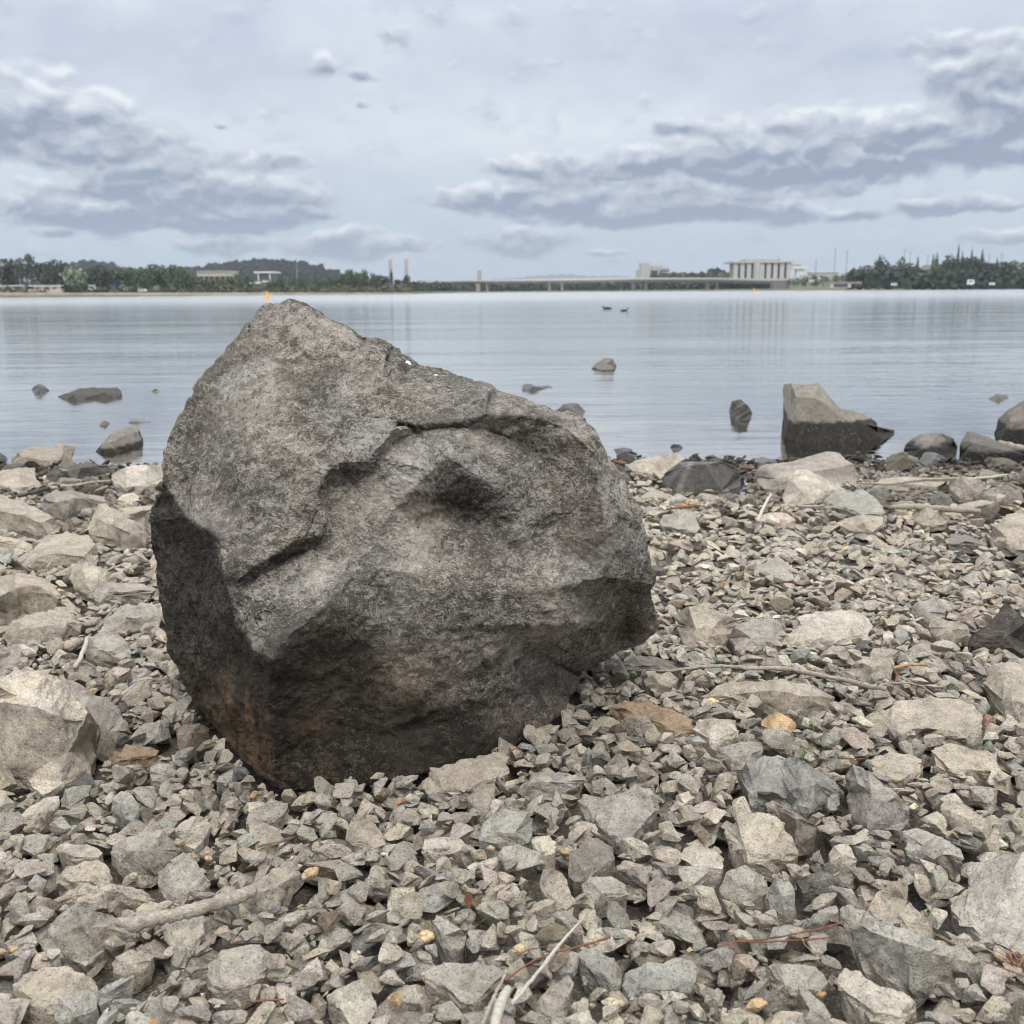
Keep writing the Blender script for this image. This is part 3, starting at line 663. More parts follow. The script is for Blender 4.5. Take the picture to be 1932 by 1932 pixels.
view_rock('L', [(510,350),(520,250),(560,170),(600,165),(660,210),(740,260),(830,300),(850,360),(830,400),(740,440),(680,380),(600,360)], [(515,350),(570,260),(640,290),(740,330),(840,350)], 'warm', 'pointed pale rock sloping down toward the boulder on its left', 'the pointed sloping rock', .2, .5)
view_rock('L', [(640,240),(690,200),(780,180),(860,180),(860,215),(800,240),(730,275),(670,265)], [(650,240),(740,235),(860,200)], 'warm', 'flat pale rock with a dark lower edge close to the boulder top-left', 'the flat dark-edged rock', .03, .1)
view_rock('L', [(915,1390),(960,1330),(1030,1285),(1110,1248),(1165,1300),(1150,1340),(1080,1370),(1000,1420),(940,1420)], [(930,1400),(1040,1370),(1120,1260)], 'blue', 'dark wedge stone with one pale slanting face under the boulder left flank', 'the slant-faced wedge', .2, .6)
view_rock('L', [(1015,1560),(1010,1460),(1060,1430),(1140,1425),(1195,1450),(1190,1510),(1120,1570),(1050,1585)], [(1015,1490),(1090,1475),(1190,1480)], (.25,.215,.18), 'chunky brown-grey stone under the boulder left flank', 'the brown-grey stone', .1, .3)
view_rock('L', [(615,1630),(640,1590),(720,1555),(860,1560),(905,1575),(890,1610),(820,1630),(740,1650),(640,1655)], [(620,1635),(740,1612),(900,1590)], 'rust', 'long low reddish-grey stone right of the large tan block', 'the reddish low stone', .05, .2)
view_rock('L', [(855,1710),(860,1660),(960,1650),(1005,1690),(1000,1720),(940,1745),(870,1750)], [(858,1695),(930,1715),(1003,1700)], 'grey', 'squarish grey stone among rubble below the boulder left flank', 'the squarish stone', .08, .2)
# left foreground
view_rock('D', [(630,430),(650,380),(720,320),(820,298),(930,300),(1000,350),(1030,400),(990,440),(930,500),(860,518),(760,505),(680,480)], [(640,430),(740,410),(860,400),(1020,405)], 'grey', 'thick grey slab with a dark gap and grass blades under it', 'the thick grey slab', .03, .1)
view_rock('D', [(900,600),(905,530),(960,480),(1040,450),(1110,490),(1170,540),(1200,600),(1160,650),(1100,680),(1010,712),(940,680)], [(905,600),(980,620),(1080,640),(1195,600)], 'grey', 'rounded blocky grey rock behind the thick driftwood', 'the rounded blocky rock', .25, .5)
view_rock('D', [(320,395),(340,372),(440,370),(550,385),(582,420),(560,450),(480,470),(400,462),(350,440)], [(325,400),(400,440),(480,448),(580,425)], 'pale', 'smooth pale oval disc-like stone in the left foreground', 'the pale disc stone', .02, .2, amp=.008, name='stone', cat='stone')
view_rock('D', [(310,690),(400,640),(440,605),(540,610),(630,600),(760,620),(850,660),(870,690),(800,720),(700,735),(620,760),(520,750),(420,700),(330,700)], [(320,695),(420,665),(560,650),(680,640),(868,690)], 'warm', 'long pale slab with an undercut front behind the thick driftwood', 'the undercut pale slab', .05, .15)
view_rock('D', [(228,935),(270,860),(320,795),(440,712),(490,700),(530,755),(640,770),(700,820),(770,860),(775,930),(640,960),(600,970),(550,1020),(490,1062),(400,1030),(300,1010)], [(235,935),(300,905),(400,860),(480,830),(600,850),(770,890)], (.36,.335,.295), 'big pointed grey-tan rock at the broken end of the thick driftwood', 'the big pointed rock', .35, .6)
view_rock('D', [(60,1260),(80,1180),(150,1110),(260,1065),(400,1070),(470,1110),(540,1160),(560,1220),(500,1290),(400,1330),(220,1340),(90,1330)], [(65,1270),(180,1250),(320,1260),(550,1240)], 'tan', 'flat tan lichen-mottled rock near the lower left corner', 'the flat tan rock', .08, .3)
view_rock('D', [(290,1290),(330,1250),(490,1200),(550,1250),(562,1310),(480,1370),(400,1400),(320,1370)], [(300,1300),(420,1330),(560,1300)], 'blue', 'bluish-grey flat stone overlapping the flat tan rock', 'the bluish flat stone', .08, .3, name='stone', cat='stone')
view_rock('D', [(548,1220),(600,1180),(690,1140),(760,1120),(762,1160),(720,1210),(640,1260),(570,1290)], [(560,1240),(640,1205),(758,1130)], 'blue', 'bluish-grey blade-shaped stone standing on edge in the left foreground', 'the blade-shaped stone', .1, .3, name='stone', cat='stone')
view_rock('D', [(625,1290),(650,1260),(740,1250),(805,1265),(800,1300),(720,1325),(640,1335)], [(630,1290),(710,1285),(803,1275)], 'blue', 'small dark blue-grey slab below the blade-shaped stone', 'the small blue slab', .04, .2, name='stone', cat='stone')
view_rock('D', [(640,1060),(660,1010),(740,975),(820,985),(880,1010),(850,1060),(800,1110),(700,1122),(650,1100)], [(645,1065),(740,1060),(870,1030)], 'tan', 'squat buff stone below the driftwood', 'the squat buff stone', .12, .4, name='stone', cat='stone')
view_rock('D', [(1180,1180),(1190,1060),(1260,980),(1380,945),(1480,950),(1545,1000),(1550,1080),(1500,1130),(1430,1180),(1280,1232),(1210,1225)], [(1185,1185),(1260,1190),(1380,1170),(1545,1070)], 'grey', 'broad rounded flat grey rock in the foreground below the driftwood', 'the broad rounded flat rock', .12, .3)
view_rock('D', [(1360,690),(1370,650),(1480,570),(1620,500),(1700,510),(1712,545),(1640,640),(1560,730),(1480,800),(1380,800)], [(1365,700),(1460,660),(1580,610),(1708,530)], 'warm', 'long pale block lying over the upper end of the thick driftwood', 'the long pale block', .1, .4)
view_rock('D', [(320,565),(380,510),(480,470),(560,462),(620,510),(640,570),(600,600),(500,605),(400,605),(330,590)], [(325,570),(420,565),(540,560),(638,570)], 'warm', 'flat-topped pale stone just below the pale disc stone', 'the flat-topped stone', .05, .3, name='stone', cat='stone')
view_rock('D', [(110,225),(150,175),(250,110),(335,98),(335,150),(290,205),(200,230)], [(115,225),(220,195),(333,130)], 'pale', 'pale grey angular flat stone below the large tan block', 'the pale angular stone', .05, .3, name='stone', cat='stone')
view_rock('D', [(345,120),(370,60),(440,40),(522,35),(500,100),(440,175),(400,182),(350,160)], [(348,130),(400,160),(500,90)], 'blue', 'kite-shaped flat grey stone right below the large tan block', 'the kite-shaped stone', .1, .3, name='stone', cat='stone')
view_rock('D', [(1000,290),(1030,250),(1120,210),(1180,225),(1202,270),(1160,350),(1110,400),(1060,380),(1020,320)], [(1005,300),(1080,290),(1198,260)], 'pale', 'light chunky stone above a small dark hollow in the left foreground', 'the light chunky stone', .2, .6, name='stone', cat='stone')
view_rock('D', [(1405,230),(1440,170),(1540,130),(1640,140),(1635,190),(1560,250),(1470,270),(1410,250)], [(1410,235),(1500,235),(1636,180)], 'grey', 'oval dark grey stone just in front of the boulder lower corner', 'the oval dark stone', .1, .4, name='stone', cat='stone')
view_rock('D', [(640,110),(690,70),(740,80),(790,150),(795,210),(750,240),(700,220),(640,180)], [(645,120),(700,150),(790,190)], 'blue', 'upright slaty stone between the large tan block and the boulder corner', 'the upright slaty stone', .3, .7, name='stone', cat='stone')
# foreground centre
view_rock('C', [(490,250),(500,180),(525,140),(620,120),(700,88),(800,60),(880,38),(945,50),(960,100),(975,160),(930,190),(860,205),(770,260),(700,280),(600,275),(520,285)], [(492,250),(600,262),(720,250),(820,205),(972,160)], 'warm', 'tan-grey slab half tucked under the front of the boulder', 'the tucked slab', .12, .3)
view_rock('C', [(1015,270),(1050,220),(1110,165),(1200,152),(1320,165),(1410,195),(1380,230),(1300,270),(1200,295),(1110,300),(1040,290)], [(1020,270),(1100,220),(1200,205),(1400,200)], 'grey', 'long dark-sided grey wedge in front of the boulder', 'the dark-sided wedge', .05, .15)
view_rock('C', [(1360,320),(1400,290),(1500,300),(1600,270),(1700,245),(1780,262),(1832,340),(1790,400),(1730,460),(1650,552),(1590,555),(1530,500),(1470,440),(1390,395)], [(1365,330),(1450,430),(1560,540),(1650,540),(1740,450),(1828,352)], 'lav', 'flat lavender-grey triangular slab in front of the boulder', 'the triangular slab', .10, .2)
view_rock('C', [(800,540),(830,450),(900,380),(980,370),(1080,385),(1110,420),(1100,510),(1080,560),(1000,580),(900,560)], [(805,540),(900,500),(1000,510),(1105,470)], 'blue', 'lumpy greenish-grey stone left of the triangular slab', 'the lumpy stone', .2, .5)
view_rock('C', [(40,540),(60,440),(100,395),(170,420),(240,490),(275,570),(200,590),(100,580)], [(45,540),(130,520),(272,565)], 'warm', 'angular grey-tan stone in front of the boulder dark corner', 'the angular front stone', .2, .5, name='stone', cat='stone')
view_rock('C', [(480,610),(490,540),(580,520),(700,530),(722,570),(690,600),(600,625),(520,620)], [(482,600),(600,590),(720,575)], 'pale', 'pale brick-shaped stone in the middle foreground', 'the brick-shaped stone', .05, .3, name='stone', cat='stone')
view_rock('C', [(1100,545),(1130,520),(1200,520),(1240,560),(1235,610),(1180,635),(1130,610)], [(1102,560),(1170,610),(1238,585)], 'cream', 'pale cream cube-like stone right of the lumpy stone', 'the cream cube stone', .15, .3, name='stone', cat='stone')
view_rock('C', [(545,1010),(560,965),(620,1000),(700,1050),(728,1090),(710,1160),(650,1195),(590,1150),(555,1080)], [(548,1020),(600,1090),(650,1170),(724,1110)], 'grey', 'upright grey-green wedge right of the round tan pebble', 'the grey-green wedge', .3, .6, name='stone', cat='stone')
view_rock('C', [(475,1310),(500,1270),(640,1240),(800,1245),(900,1265),(945,1290),(930,1350),(850,1420),(780,1490),(700,1500),(600,1400),(500,1360)], [(480,1320),(600,1370),(700,1470),(800,1430),(940,1310)], 'grey', 'broad low grey slab left of the crossing dry stalks', 'the broad low slab', .10, .3)
view_rock('C', [(1118,1500),(1160,1420),(1220,1370),(1310,1310),(1338,1350),(1330,1470),(1290,1560),(1230,1585),(1160,1560)], [(1122,1500),(1200,1520),(1280,1480),(1336,1380)], 'grey', 'heavy grey stone by the bottom edge, right of the dry stalks', 'the heavy bottom stone', .25, .5)
view_rock('C', [(1620,1370),(1640,1310),(1760,1250),(1932,1215),(2010,1225),(2060,1300),(2000,1400),(1900,1450),(1750,1465),(1660,1440)], [(1622,1380),(1760,1390),(1900,1400),(2055,1310)], 'blue', 'wide bluish-grey flat rock near the bottom edge', 'the wide bluish rock', .1, .3)
view_rock('C', [(1350,1190),(1400,1160),(1480,1175),(1560,1230),(1620,1310),(1610,1370),(1560,1400),(1480,1340),(1400,1270)], [(1355,1200),(1450,1260),(1560,1350),(1618,1330)], 'blue', 'smooth-backed slate-grey stone left of the wide bluish rock', 'the slate-grey stone', .1, .4, name='stone', cat='stone')
view_rock('C', [(1530,960),(1540,890),(1590,900),(1650,960),(1675,1050),(1650,1100),(1590,1060),(1545,1010)], [(1532,970),(1590,1040),(1672,1050)], (.27,.26,.23), 'dark oval stone tilted on edge in the foreground', 'the tilted oval stone', .3, .8, name='stone', cat='stone')
view_rock('C', [(1150,800),(1160,710),(1230,700),(1300,760),(1320,850),(1360,890),(1300,940),(1230,940),(1180,880)], [(1155,810),(1230,880),(1355,890)], 'warm', 'rough pale stone with a notched side in the middle foreground', 'the notched stone', .2, .5, name='stone', cat='stone')
view_rock('C', [(1390,800),(1430,760),(1560,750),(1640,800),(1645,850),(1560,870),(1470,900),(1400,860)], [(1395,815),(1500,850),(1640,845)], 'grey', 'wide speckled grey stone right of the notched stone', 'the speckled stone', .1, .4, name='stone', cat='stone')
view_rock('C', [(1310,740),(1330,620),(1400,550),(1480,530),(1560,580),(1580,660),(1520,720),(1420,780),(1340,780)], [(1315,740),(1400,720),(1480,690),(1575,650)], (.255,.235,.205), 'dark lichen-brown stone below the triangular slab', 'the lichen-brown stone', .25, .6)
# right foreground
view_rock('Q', [(910,1300),(925,1278),(955,1268),(1040,1310),(1150,1380),(1250,1400),(1350,1432),(1450,1482),(1600,1510),(1680,1580),(1745,1670),(1640,1692),(1500,1700),(1350,1742),(1250,1702),(1150,1640),(1050,1570),(960,1450),(918,1360)],
          [(912,1310),(990,1375),(1100,1425),(1220,1470),(1340,1500),(1440,1545),(1560,1565),(1650,1600),(1742,1668)], (.40,.385,.345), 'long shard-shaped grey rock with a pale top edge in the lower right', 'the long shard', .02, .05, 4, .010)
view_rock('Q', [(1522,1290),(1530,1225),(1600,1200),(1640,1170),(1640,1070),(1700,1015),(1800,990),(1932,1000),(2080,1030),(2200,1150),(2200,1600),(2060,1620),(1932,1590),(1850,1545),(1700,1455),(1600,1380),(1545,1330)], [(1525,1300),(1600,1372),(1700,1440),(1850,1530),(1932,1575),(2060,1605),(2195,1590)], (.43,.41,.37), 'large flat grey slab at the right edge above the dry frond', 'the large edge slab', .06, .05, 4, .014)
view_rock('Q', [(1062,475),(1100,440),(1180,422),(1300,425),(1360,460),(1375,510),(1330,560),(1230,588),(1150,570),(1090,520)], [(1066,480),(1120,540),(1230,572),(1330,548),(1374,508)], 'warm', 'flat plate-like pale stone, thin at the edge, right of the leaning block', 'the plate stone', .05, .1)
view_rock('Q', [(1415,410),(1440,385),(1540,378),(1680,400),(1770,450),(1802,510),(1800,550),(1700,540),(1620,535),(1540,545),(1450,500)], [(1420,425),(1500,490),(1620,500),(1800,535)], 'tan', 'pale tan hump-backed rock on the right side below the big flat-topped rock', 'the tan hump rock', .12, .3)
view_rock('Q', [(1062,235),(1150,190),(1220,130),(1400,108),(1560,113),(1650,150),(1690,210),(1692,300),(1660,335),(1600,362),(1420,345),(1370,312),(1250,322),(1150,270)], [(1066,240),(1180,262),(1300,285),(1450,290),(1580,310),(1690,265)], 'warm', 'big flat-topped rock below the end of the long branch', 'the big flat-topped rock', .07, .2)
view_rock('Q', [(335,545),(400,490),(480,440),(560,435),(640,446),(720,470),(850,560),(932,640),(900,660),(850,680),(740,762),(660,745),(600,722),(520,695),(490,690),(440,735),(400,750),(402,640)], [(340,555),(440,640),(600,670),(680,610),(780,590),(930,645)], (.30,.295,.275), 'large dark-sided grey rock with a pale scooped top right of centre', 'the scooped rock', .12, .35, 4)
view_rock('Q', [(935,545),(980,488),(1060,530),(1140,590),(1220,650),(1288,705),(1295,790),(1245,860),(1150,850),(1060,840),(965,765),(950,640)], [(938,560),(1000,590),(1080,650),(1160,700),(1290,745)], (.335,.315,.29), 'steep leaning grey block with a sloping flat top right of the scooped rock', 'the leaning block', .45, .6, 4)
view_rock('Q', [(272,870),(290,820),(330,782),(450,745),(530,770),(600,812),(635,890),(680,985),(640,1010),(540,1042),(400,1032),(310,965)], [(280,900),(380,960),(500,990),(600,985),(676,985)], 'tan', 'large blocky pale tan rock below the scooped rock', 'the blocky tan rock', .30, .35, 4)
view_rock('Q', [(485,705),(535,685),(640,740),(720,790),(782,832),(772,870),(700,912),(655,912),(600,830),(520,765)], [(490,715),(560,740),(660,790),(780,840)], (.27,.235,.20), 'brown-sided wedge leaning on the blocky tan rock', 'the brown-sided wedge', .1, .25)
view_rock('Q', [(488,1610),(540,1598),(640,1600),(770,1612),(842,1700),(800,1750),(640,1762),(540,1772),(510,1700)], [(495,1625),(600,1720),(700,1735),(838,1705)], 'grey', 'flat dark-grey slab below the rusty pine needles', 'the needle-side slab', .05, .2)
view_rock('Q', [(895,1700),(940,1620),(1010,1650),(1080,1690),(1200,1740),(1292,1782),(1332,1835),(1300,1890),(1250,1932),(1080,1910),(980,1820),(910,1760)], [(900,1715),(1000,1790),(1100,1870),(1240,1890),(1330,1840)], 'pale', 'thick pale angular slab by the bottom edge below the long shard', 'the pale bottom slab', .08, .2)
view_rock('Q', [(238,1180),(270,1085),(380,1050),(440,1090),(492,1135),(505,1195),(430,1250),(330,1248),(260,1230)], [(242,1190),(340,1160),(420,1150),(503,1190)], 'grey', 'craggy grey rock below the blocky tan rock', 'the craggy rock', .25, .5)
view_rock('Q', [(505,1190),(545,1115),(610,1125),(650,1180),(665,1320),(600,1335),(520,1300)], [(508,1200),(580,1220),(660,1210)], 'blue', 'upright greenish-grey block beside the craggy rock', 'the greenish block', .3, .4)
view_rock('Q', [(660,1130),(720,1105),(830,1080),(900,1120),(958,1190),(880,1185),(830,1215),(760,1205),(700,1200)], [(665,1140),(760,1150),(850,1120),(955,1185)], 'dark', 'dark curved shell-like slate flake above the long shard', 'the dark slate flake', .1, .4)
view_rock('Q', [(1048,1312),(1080,1250),(1130,1190),(1200,1140),(1282,1112),(1278,1250),(1242,1385),(1160,1380),(1090,1350)], [(1050,1318),(1140,1355),(1240,1370),(1275,1300)], 'warm', 'pale triangular stone with a straight right side above the long shard', 'the pale triangle', .25, .3)
view_rock('Q', [(1240,1330),(1290,1248),(1340,1290),(1400,1350),(1435,1430),(1400,1480),(1320,1440),(1250,1420)], [(1242,1350),(1300,1420),(1400,1460),(1433,1435)], 'warm', 'wedge of warm grey stone just right of the pale triangle', 'the warm wedge', .3, .4, name='stone', cat='stone')
view_rock('Q', [(2,1000),(40,945),(120,935),(200,960),(258,1010),(250,1070),(170,1090),(80,1090),(40,1040)], [(5,1005),(90,1050),(180,1062),(256,1030)], 'pale', 'smooth pale block left of the blocky tan rock', 'the smooth pale block', .12, .3)
view_rock('Q', [(215,440),(240,400),(350,350),(460,355),(485,400),(450,460),(380,510),(300,515),(240,480)], [(220,445),(300,450),(400,430),(484,395)], 'grey', 'rounded angular grey rock just left above the scooped rock', 'the rounded angular rock', .12, .4)
view_rock('Q', [(95,290),(110,245),(200,225),(300,250),(322,300),(290,350),(220,412),(180,390),(120,345)], [(98,300),(180,340),(240,340),(320,305)], 'pale', 'pale tan block left of the orange streaked rock', 'the pale tan block', .15, .4)
view_rock('Q', [(465,265),(480,220),(560,200),(640,230),(665,270),(640,320),(600,345),(550,330),(510,290)], [(468,270),(540,290),(600,310),(663,280)], 'orange', 'orange and cream streaked rounded rock in the right foreground', 'the orange streaked rock', .2, .5, amp=.014)
view_rock('Q', [(1680,215),(1720,200),(1765,220),(1775,255),(1740,290),(1700,290)], [(1682,225),(1730,240),(1773,250)], (.33,.22,.16), 'reddish-brown rounded stone tucked against the big flat-topped rock', 'the reddish-brown stone', .2, .5, name='stone', cat='stone')
view_rock('Q', [(845,985),(870,940),(940,925),(975,960),(1000,1030),(940,1045),(860,1035)], [(848,995),(920,990),(998,1010)], 'pale', 'clean pale faceted stone in the middle of the right foreground', 'the faceted stone', .15, .4, name='stone', cat='stone')
view_rock('Q', [(1250,860),(1330,840),(1420,870),(1520,920),(1585,960),(1590,1055),(1500,1010),(1400,950),(1310,940)], [(1255,870),(1350,920),(1480,985),(1588,1010)], 'lav', 'lilac-grey thin plate sloping down to the right above the large edge slab', 'the lilac plate', .12, .2)
view_rock('Q', [(1465,720),(1500,690),(1560,685),(1620,725),(1700,770),(1700,850),(1640,870),(1560,830),(1480,790)], [(1468,730),(1560,760),(1640,800),(1700,815)], 'warm', 'lumpy warm-grey rock near the right edge with cream pebbles on its left', 'the lumpy warm rock', .2, .5)
view_rock('Q', [(680,1700),(720,1740),(780,1790),(850,1860),(870,1960),(760,1990),(680,1990),(660,1850)], [(682,1760),(740,1850),(860,1900)], 'grey', 'upright grey spike of rock at the bottom edge', 'the bottom spike', .3, .6)
# right middle distance
view_rock('R', [(318,700),(330,650),(370,615),(450,617),(540,650),(600,680),(590,720),(540,780),(440,800),(360,812),(330,760)], [(320,710),(400,720),(480,720),(598,690)], 'warm', 'brown-grey rounded rock right of the boulder small block', 'the brown-grey rounded rock', .3, .6)
view_rock('R', [(555,760),(580,710),(660,680),(760,672),(810,700),(812,780),(760,810),(660,820),(590,822)], [(558,770),(660,760),(760,755),(812,750)], 'lav', 'lilac-grey boulder-like rock, second right of the boulder', 'the lilac-grey rock', .25, .5)
view_rock('R', [(810,800),(820,750),(870,720),(880,670),(960,645),(1080,635),(1180,650),(1225,700),(1200,770),(1080,790),(1000,800),(900,815)], [(812,800),(920,770),(1050,765),(1215,740)], 'pale', 'broad pale grey low rock in the middle of the right beach', 'the broad low rock', .06, .3)
view_rock('R', [(435,1040),(500,990),(640,960),(800,960),(950,990),(1050,1040),(1000,1090),(900,1135),(820,1130),(700,1090),(560,1060)], [(440,1045),(600,1020),(760,1010),(900,1040),(1045,1045)], 'warm', 'very long low rock just below the long branch', 'the long low rock', .05, .2)
view_rock('R', [(1665,790),(1700,740),(1760,690),(1845,590),(1900,640),(1960,680),(2010,800),(1960,860),(1880,815),(1800,805),(1700,802)], [(1670,795),(1760,765),(1860,750),(2005,780)], (.080,.072,.064), 'jagged near-black rock standing at the right edge', 'the black rock', .6, .7, 4)
view_rock('R', [(1745,960),(1760,910),(1860,875),(1932,880),(2040,900),(2040,1180),(1932,1160),(1850,1150),(1800,1060)], [(1750,970),(1830,1050),(1932,1070),(2035,1060)], 'warm', 'large grey rock at the right edge under the black rock', 'the grey rock under the black one', .1, .25)
view_rock('R', [(1130,900),(1150,870),(1230,845),(1320,850),(1330,900),(1310,960),(1220,980),(1140,945)], [(1133,905),(1220,900),(1325,890)], 'warm', 'blocky grey rock above the long branch', 'the block above the branch', .1, .3)
view_rock('R', [(0,1085),(60,1062),(180,1065),(290,1100),(380,1150),(395,1200),(300,1205),(180,1170),(60,1120)], [(2,1090),(120,1120),(240,1160),(392,1185)], 'rust', 'flat rust-tinted slab right of the boulder foot', 'the rust-tinted slab', .08, .2)
view_rock('R', [(400,1200),(420,1150),(520,1140),(590,1150),(600,1200),(540,1262),(480,1262),(420,1230)], [(402,1205),(480,1215),(598,1190)], 'pale', 'creamy grey chunk right of the rust-tinted slab', 'the creamy chunk', .15, .4)
view_rock('R', [(160,960),(200,930),(280,920),(320,955),(280,1000),(210,1010),(170,990)], [(162,965),(230,975),(318,960)], 'warm', 'dark-fronted stone under the left end of the long branch', 'the branch-end stone', .1, .3, name='stone', cat='stone')
view_rock('R', [(60,880),(110,850),(200,855),(300,880),(345,905),(250,915),(140,918),(70,910)], [(62,890),(160,895),(340,908)], (.20,.185,.165), 'dark flat splinter of rock against the right foot of the boulder', 'the dark splinter', .03, .2)
view_rock('R', [(840,490),(870,430),(980,405),(1080,430),(1120,480),(1080,560),(980,570),(880,560)], [(845,500),(960,500),(1110,490)], 'warm', 'low mound-like pale rock in the mid beach', 'the mound-like rock', .1, .4) if False else None
view_rock('R', [(670,470),(690,420),(780,400),(830,430),(870,490),(820,500),(740,480)], [(672,475),(760,465),(866,488)], 'grey', 'grey rock with a sloping back in the mid beach', 'the sloping-backed rock', .15, .5)
view_rock('R', [(1055,80),(1100,82),(1180,75),(1230,100),(1270,150),(1290,185),(1180,190),(1080,170),(990,135)], [(1000,140),(1100,155),(1290,170)], 'blue', 'wide flat bluish-grey rock below the pale shore wedge', 'the wide flat rock', .03, .3)
view_rock('R', [(1075,240),(1100,210),(1180,190),(1270,195),(1275,240),(1230,270),(1120,262)], [(1078,245),(1180,240),(1275,230)], 'warm', 'grey flat-faced rock below the wide flat rock', 'the flat-faced rock', .06, .3)
view_rock('R', [(232,225),(250,190),(320,165),(390,180),(425,250),(400,275),(320,265),(250,245)], [(234,230),(320,250),(422,255)], 'grey', 'smooth-topped grey rock near the shore right of the boulder', 'the smooth-topped rock', .08, .3)
view_rock('R', [(1770,290),(1790,240),(1850,190),(1932,180),(2020,200),(2020,340),(1932,355),(1850,350),(1790,330)], [(1772,295),(1850,290),(2015,280)], 'warm', 'bulky pale rock at the right edge halfway to the shore', 'the bulky pale rock', .2, .5)
view_rock('R', [(1410,220),(1420,170),(1480,130),(1540,160),(1590,210),(1560,235),(1470,240)], [(1412,225),(1490,215),(1588,215)], 'warm', 'pyramid-shaped grey rock behind the halfway beach at right', 'the pyramid rock', .4, .8)
view_rock('R', [(1400,640),(1430,600),(1510,578),(1560,620),(1570,660),(1500,690),(1430,670)], [(1402,645),(1480,640),(1568,645)], 'lav', 'mauve-grey rounded rock left of the black rock', 'the mauve-grey rock', .2, .5)
view_rock('R', [(1670,710),(1600,690),(1500,665),(1490,720),(1530,770),(1600,775),(1680,745)], [(1492,710),(1580,720),(1678,728)], 'warm', 'wide warm-grey rock touching the black rock on its left', 'the wide warm rock', .1, .4)
view_rock('R', [(1580,330),(1590,280),(1660,280),(1760,325),(1755,335),(1660,330)], [(1582,325),(1660,312),(1758,332)], (.24,.225,.21), 'thin dark-grey splinter rock in the far right beach', 'the thin splinter', .03, .2)
# at the water's edge, right
view_rock('S', [(575,720),(590,680),(640,642),(700,636),(800,638),(850,655),(872,690),(870,730),(800,750),(690,752),(600,748)], [(580,700),(650,655),(740,648),(865,665)], (.10,.095,.085), 'big dark brown wet-looking rock with one pale stripe at the waterline', 'the big dark shore rock', .1, .15, 4, mat_=WET, stripes=[(662, 690, 14, -.45)])
view_rock('S', [(450,680),(455,650),(500,625),(580,612),(640,612),(665,630),(600,670),(570,705),(500,695)], [(452,670),(520,680),(600,665)], 'warm', 'tan rounded rock just left of the big dark shore rock', 'the tan shore rock', .12, .4)
view_rock('S', [(920,690),(940,655),(1000,645),(1060,632),(1120,620),(1190,600),(1240,610),(1290,650),(1318,700),(1290,730),(1180,740),(1080,745),(960,740)], [(922,700),(1000,700),(1120,680),(1316,705)], (.36,.33,.30), 'long pinkish-grey rock behind the pale shore wedge', 'the pinkish-grey rock', .12, .4)
view_rock('S', [(1028,770),(1050,700),(1085,668),(1120,668),(1180,700),(1240,730),(1285,752),(1200,775),(1140,795),(1040,798)], [(1032,780),(1100,750),(1180,745),(1282,755)], 'pale', 'pale grey wedge-shaped rock near the waterline', 'the pale shore wedge', .2, .6)
view_rock('S', [(1030,600),(1030,350),(1060,345),(1110,350),(1160,342),(1185,370),(1215,410),(1248,442),(1300,450),(1350,470),(1382,492),(1385,508),(1450,520),(1442,545),(1400,556),(1300,562),(1170,570),(1100,566),(1032,556)][1:], [(1030,380),(1080,395),(1150,400),(1200,430),(1240,470),(1340,500),(1446,528)], (.26,.24,.21), 'tall step-shaped rock standing in the shallow water, dark wet band at its foot', 'the tall step-shaped rock', .45, .12, 4, .014, water=True, wetline=.14)
view_rock('S', [(1482,600),(1490,570),(1540,540),(1620,530),(1665,550),(1680,580),(1675,625),(1600,632),(1500,628)], [(1484,590),(1560,590),(1678,590)], (.20,.19,.175), 'grey peaked rock at the waterline, right of the tall step-shaped rock', 'the peaked shore rock', .12, .3, water=True, wetline=.07)
view_rock('S', [(1688,620),(1700,560),(1720,525),(1760,535),(1830,560),(1860,580),(1940,600),(1940,640),(1800,645),(1700,640)], [(1690,600),(1740,570),(1820,590),(1938,615)], (.15,.142,.13), 'dark square-shouldered rock at the waterline near the right edge', 'the square-shouldered rock', .1, .2, water=True, wetline=.07)
view_rock('S', [(1822,530),(1835,480),(1870,445),(1932,412),(2010,400),(2010,590),(1932,580),(1850,565)], [(1824,520),(1880,490),(2005,480)], (.20,.18,.155), 'tall brown-grey rock in the water cut by the right edge', 'the tall edge rock', .3, .3, water=True, wetline=.11)
view_rock('S', [(312,290),(330,268),(365,250),(395,252),(407,280),(400,298),(350,300)], [(313,288),(370,272),(406,285)], (.20,.19,.175), 'small pointed rock farthest out in the water', 'the farthest water rock', .2, .4, water=True, levels=3, wetline=.02)
view_rock('S', [(52,370),(58,350),(85,346),(105,356),(150,354),(168,360),(120,368),(75,376)], [(54,365),(90,360),(166,362)], 'black', 'low dark rock with a flat tail just above the water', 'the tailed rock', .05, .2, water=True, levels=2, mat_=WET)
view_rock('S', [(178,445),(210,420),(262,420),(292,452),(270,470),(220,470)], [(180,448),(230,438),(290,455)], (.13,.13,.125), 'dark hump of rock in the water behind the boulder right shoulder', 'the shoulder hump', .1, .3, water=True, levels=3)
view_rock('S', [(830,440),(840,412),(875,403),(895,425),(913,455),(908,482),(870,484),(838,470)], [(832,450),(870,440),(910,460)], (.085,.083,.08), 'dark rock with pale stripes standing alone in the water', 'the striped rock', .4, .7, water=True, levels=4, stripes=[(865, 430, 5, -1.6), (888, 455, 5, -1.6)])
view_rock('S', [(1798,402),(1830,386),(1862,387),(1876,400),(1850,411),(1815,411)], [(1800,402),(1840,398),(1874,402)], (.15,.145,.135), 'small flat rock in the water near the right edge', 'the small water rock', .05, .2, water=True, levels=2)
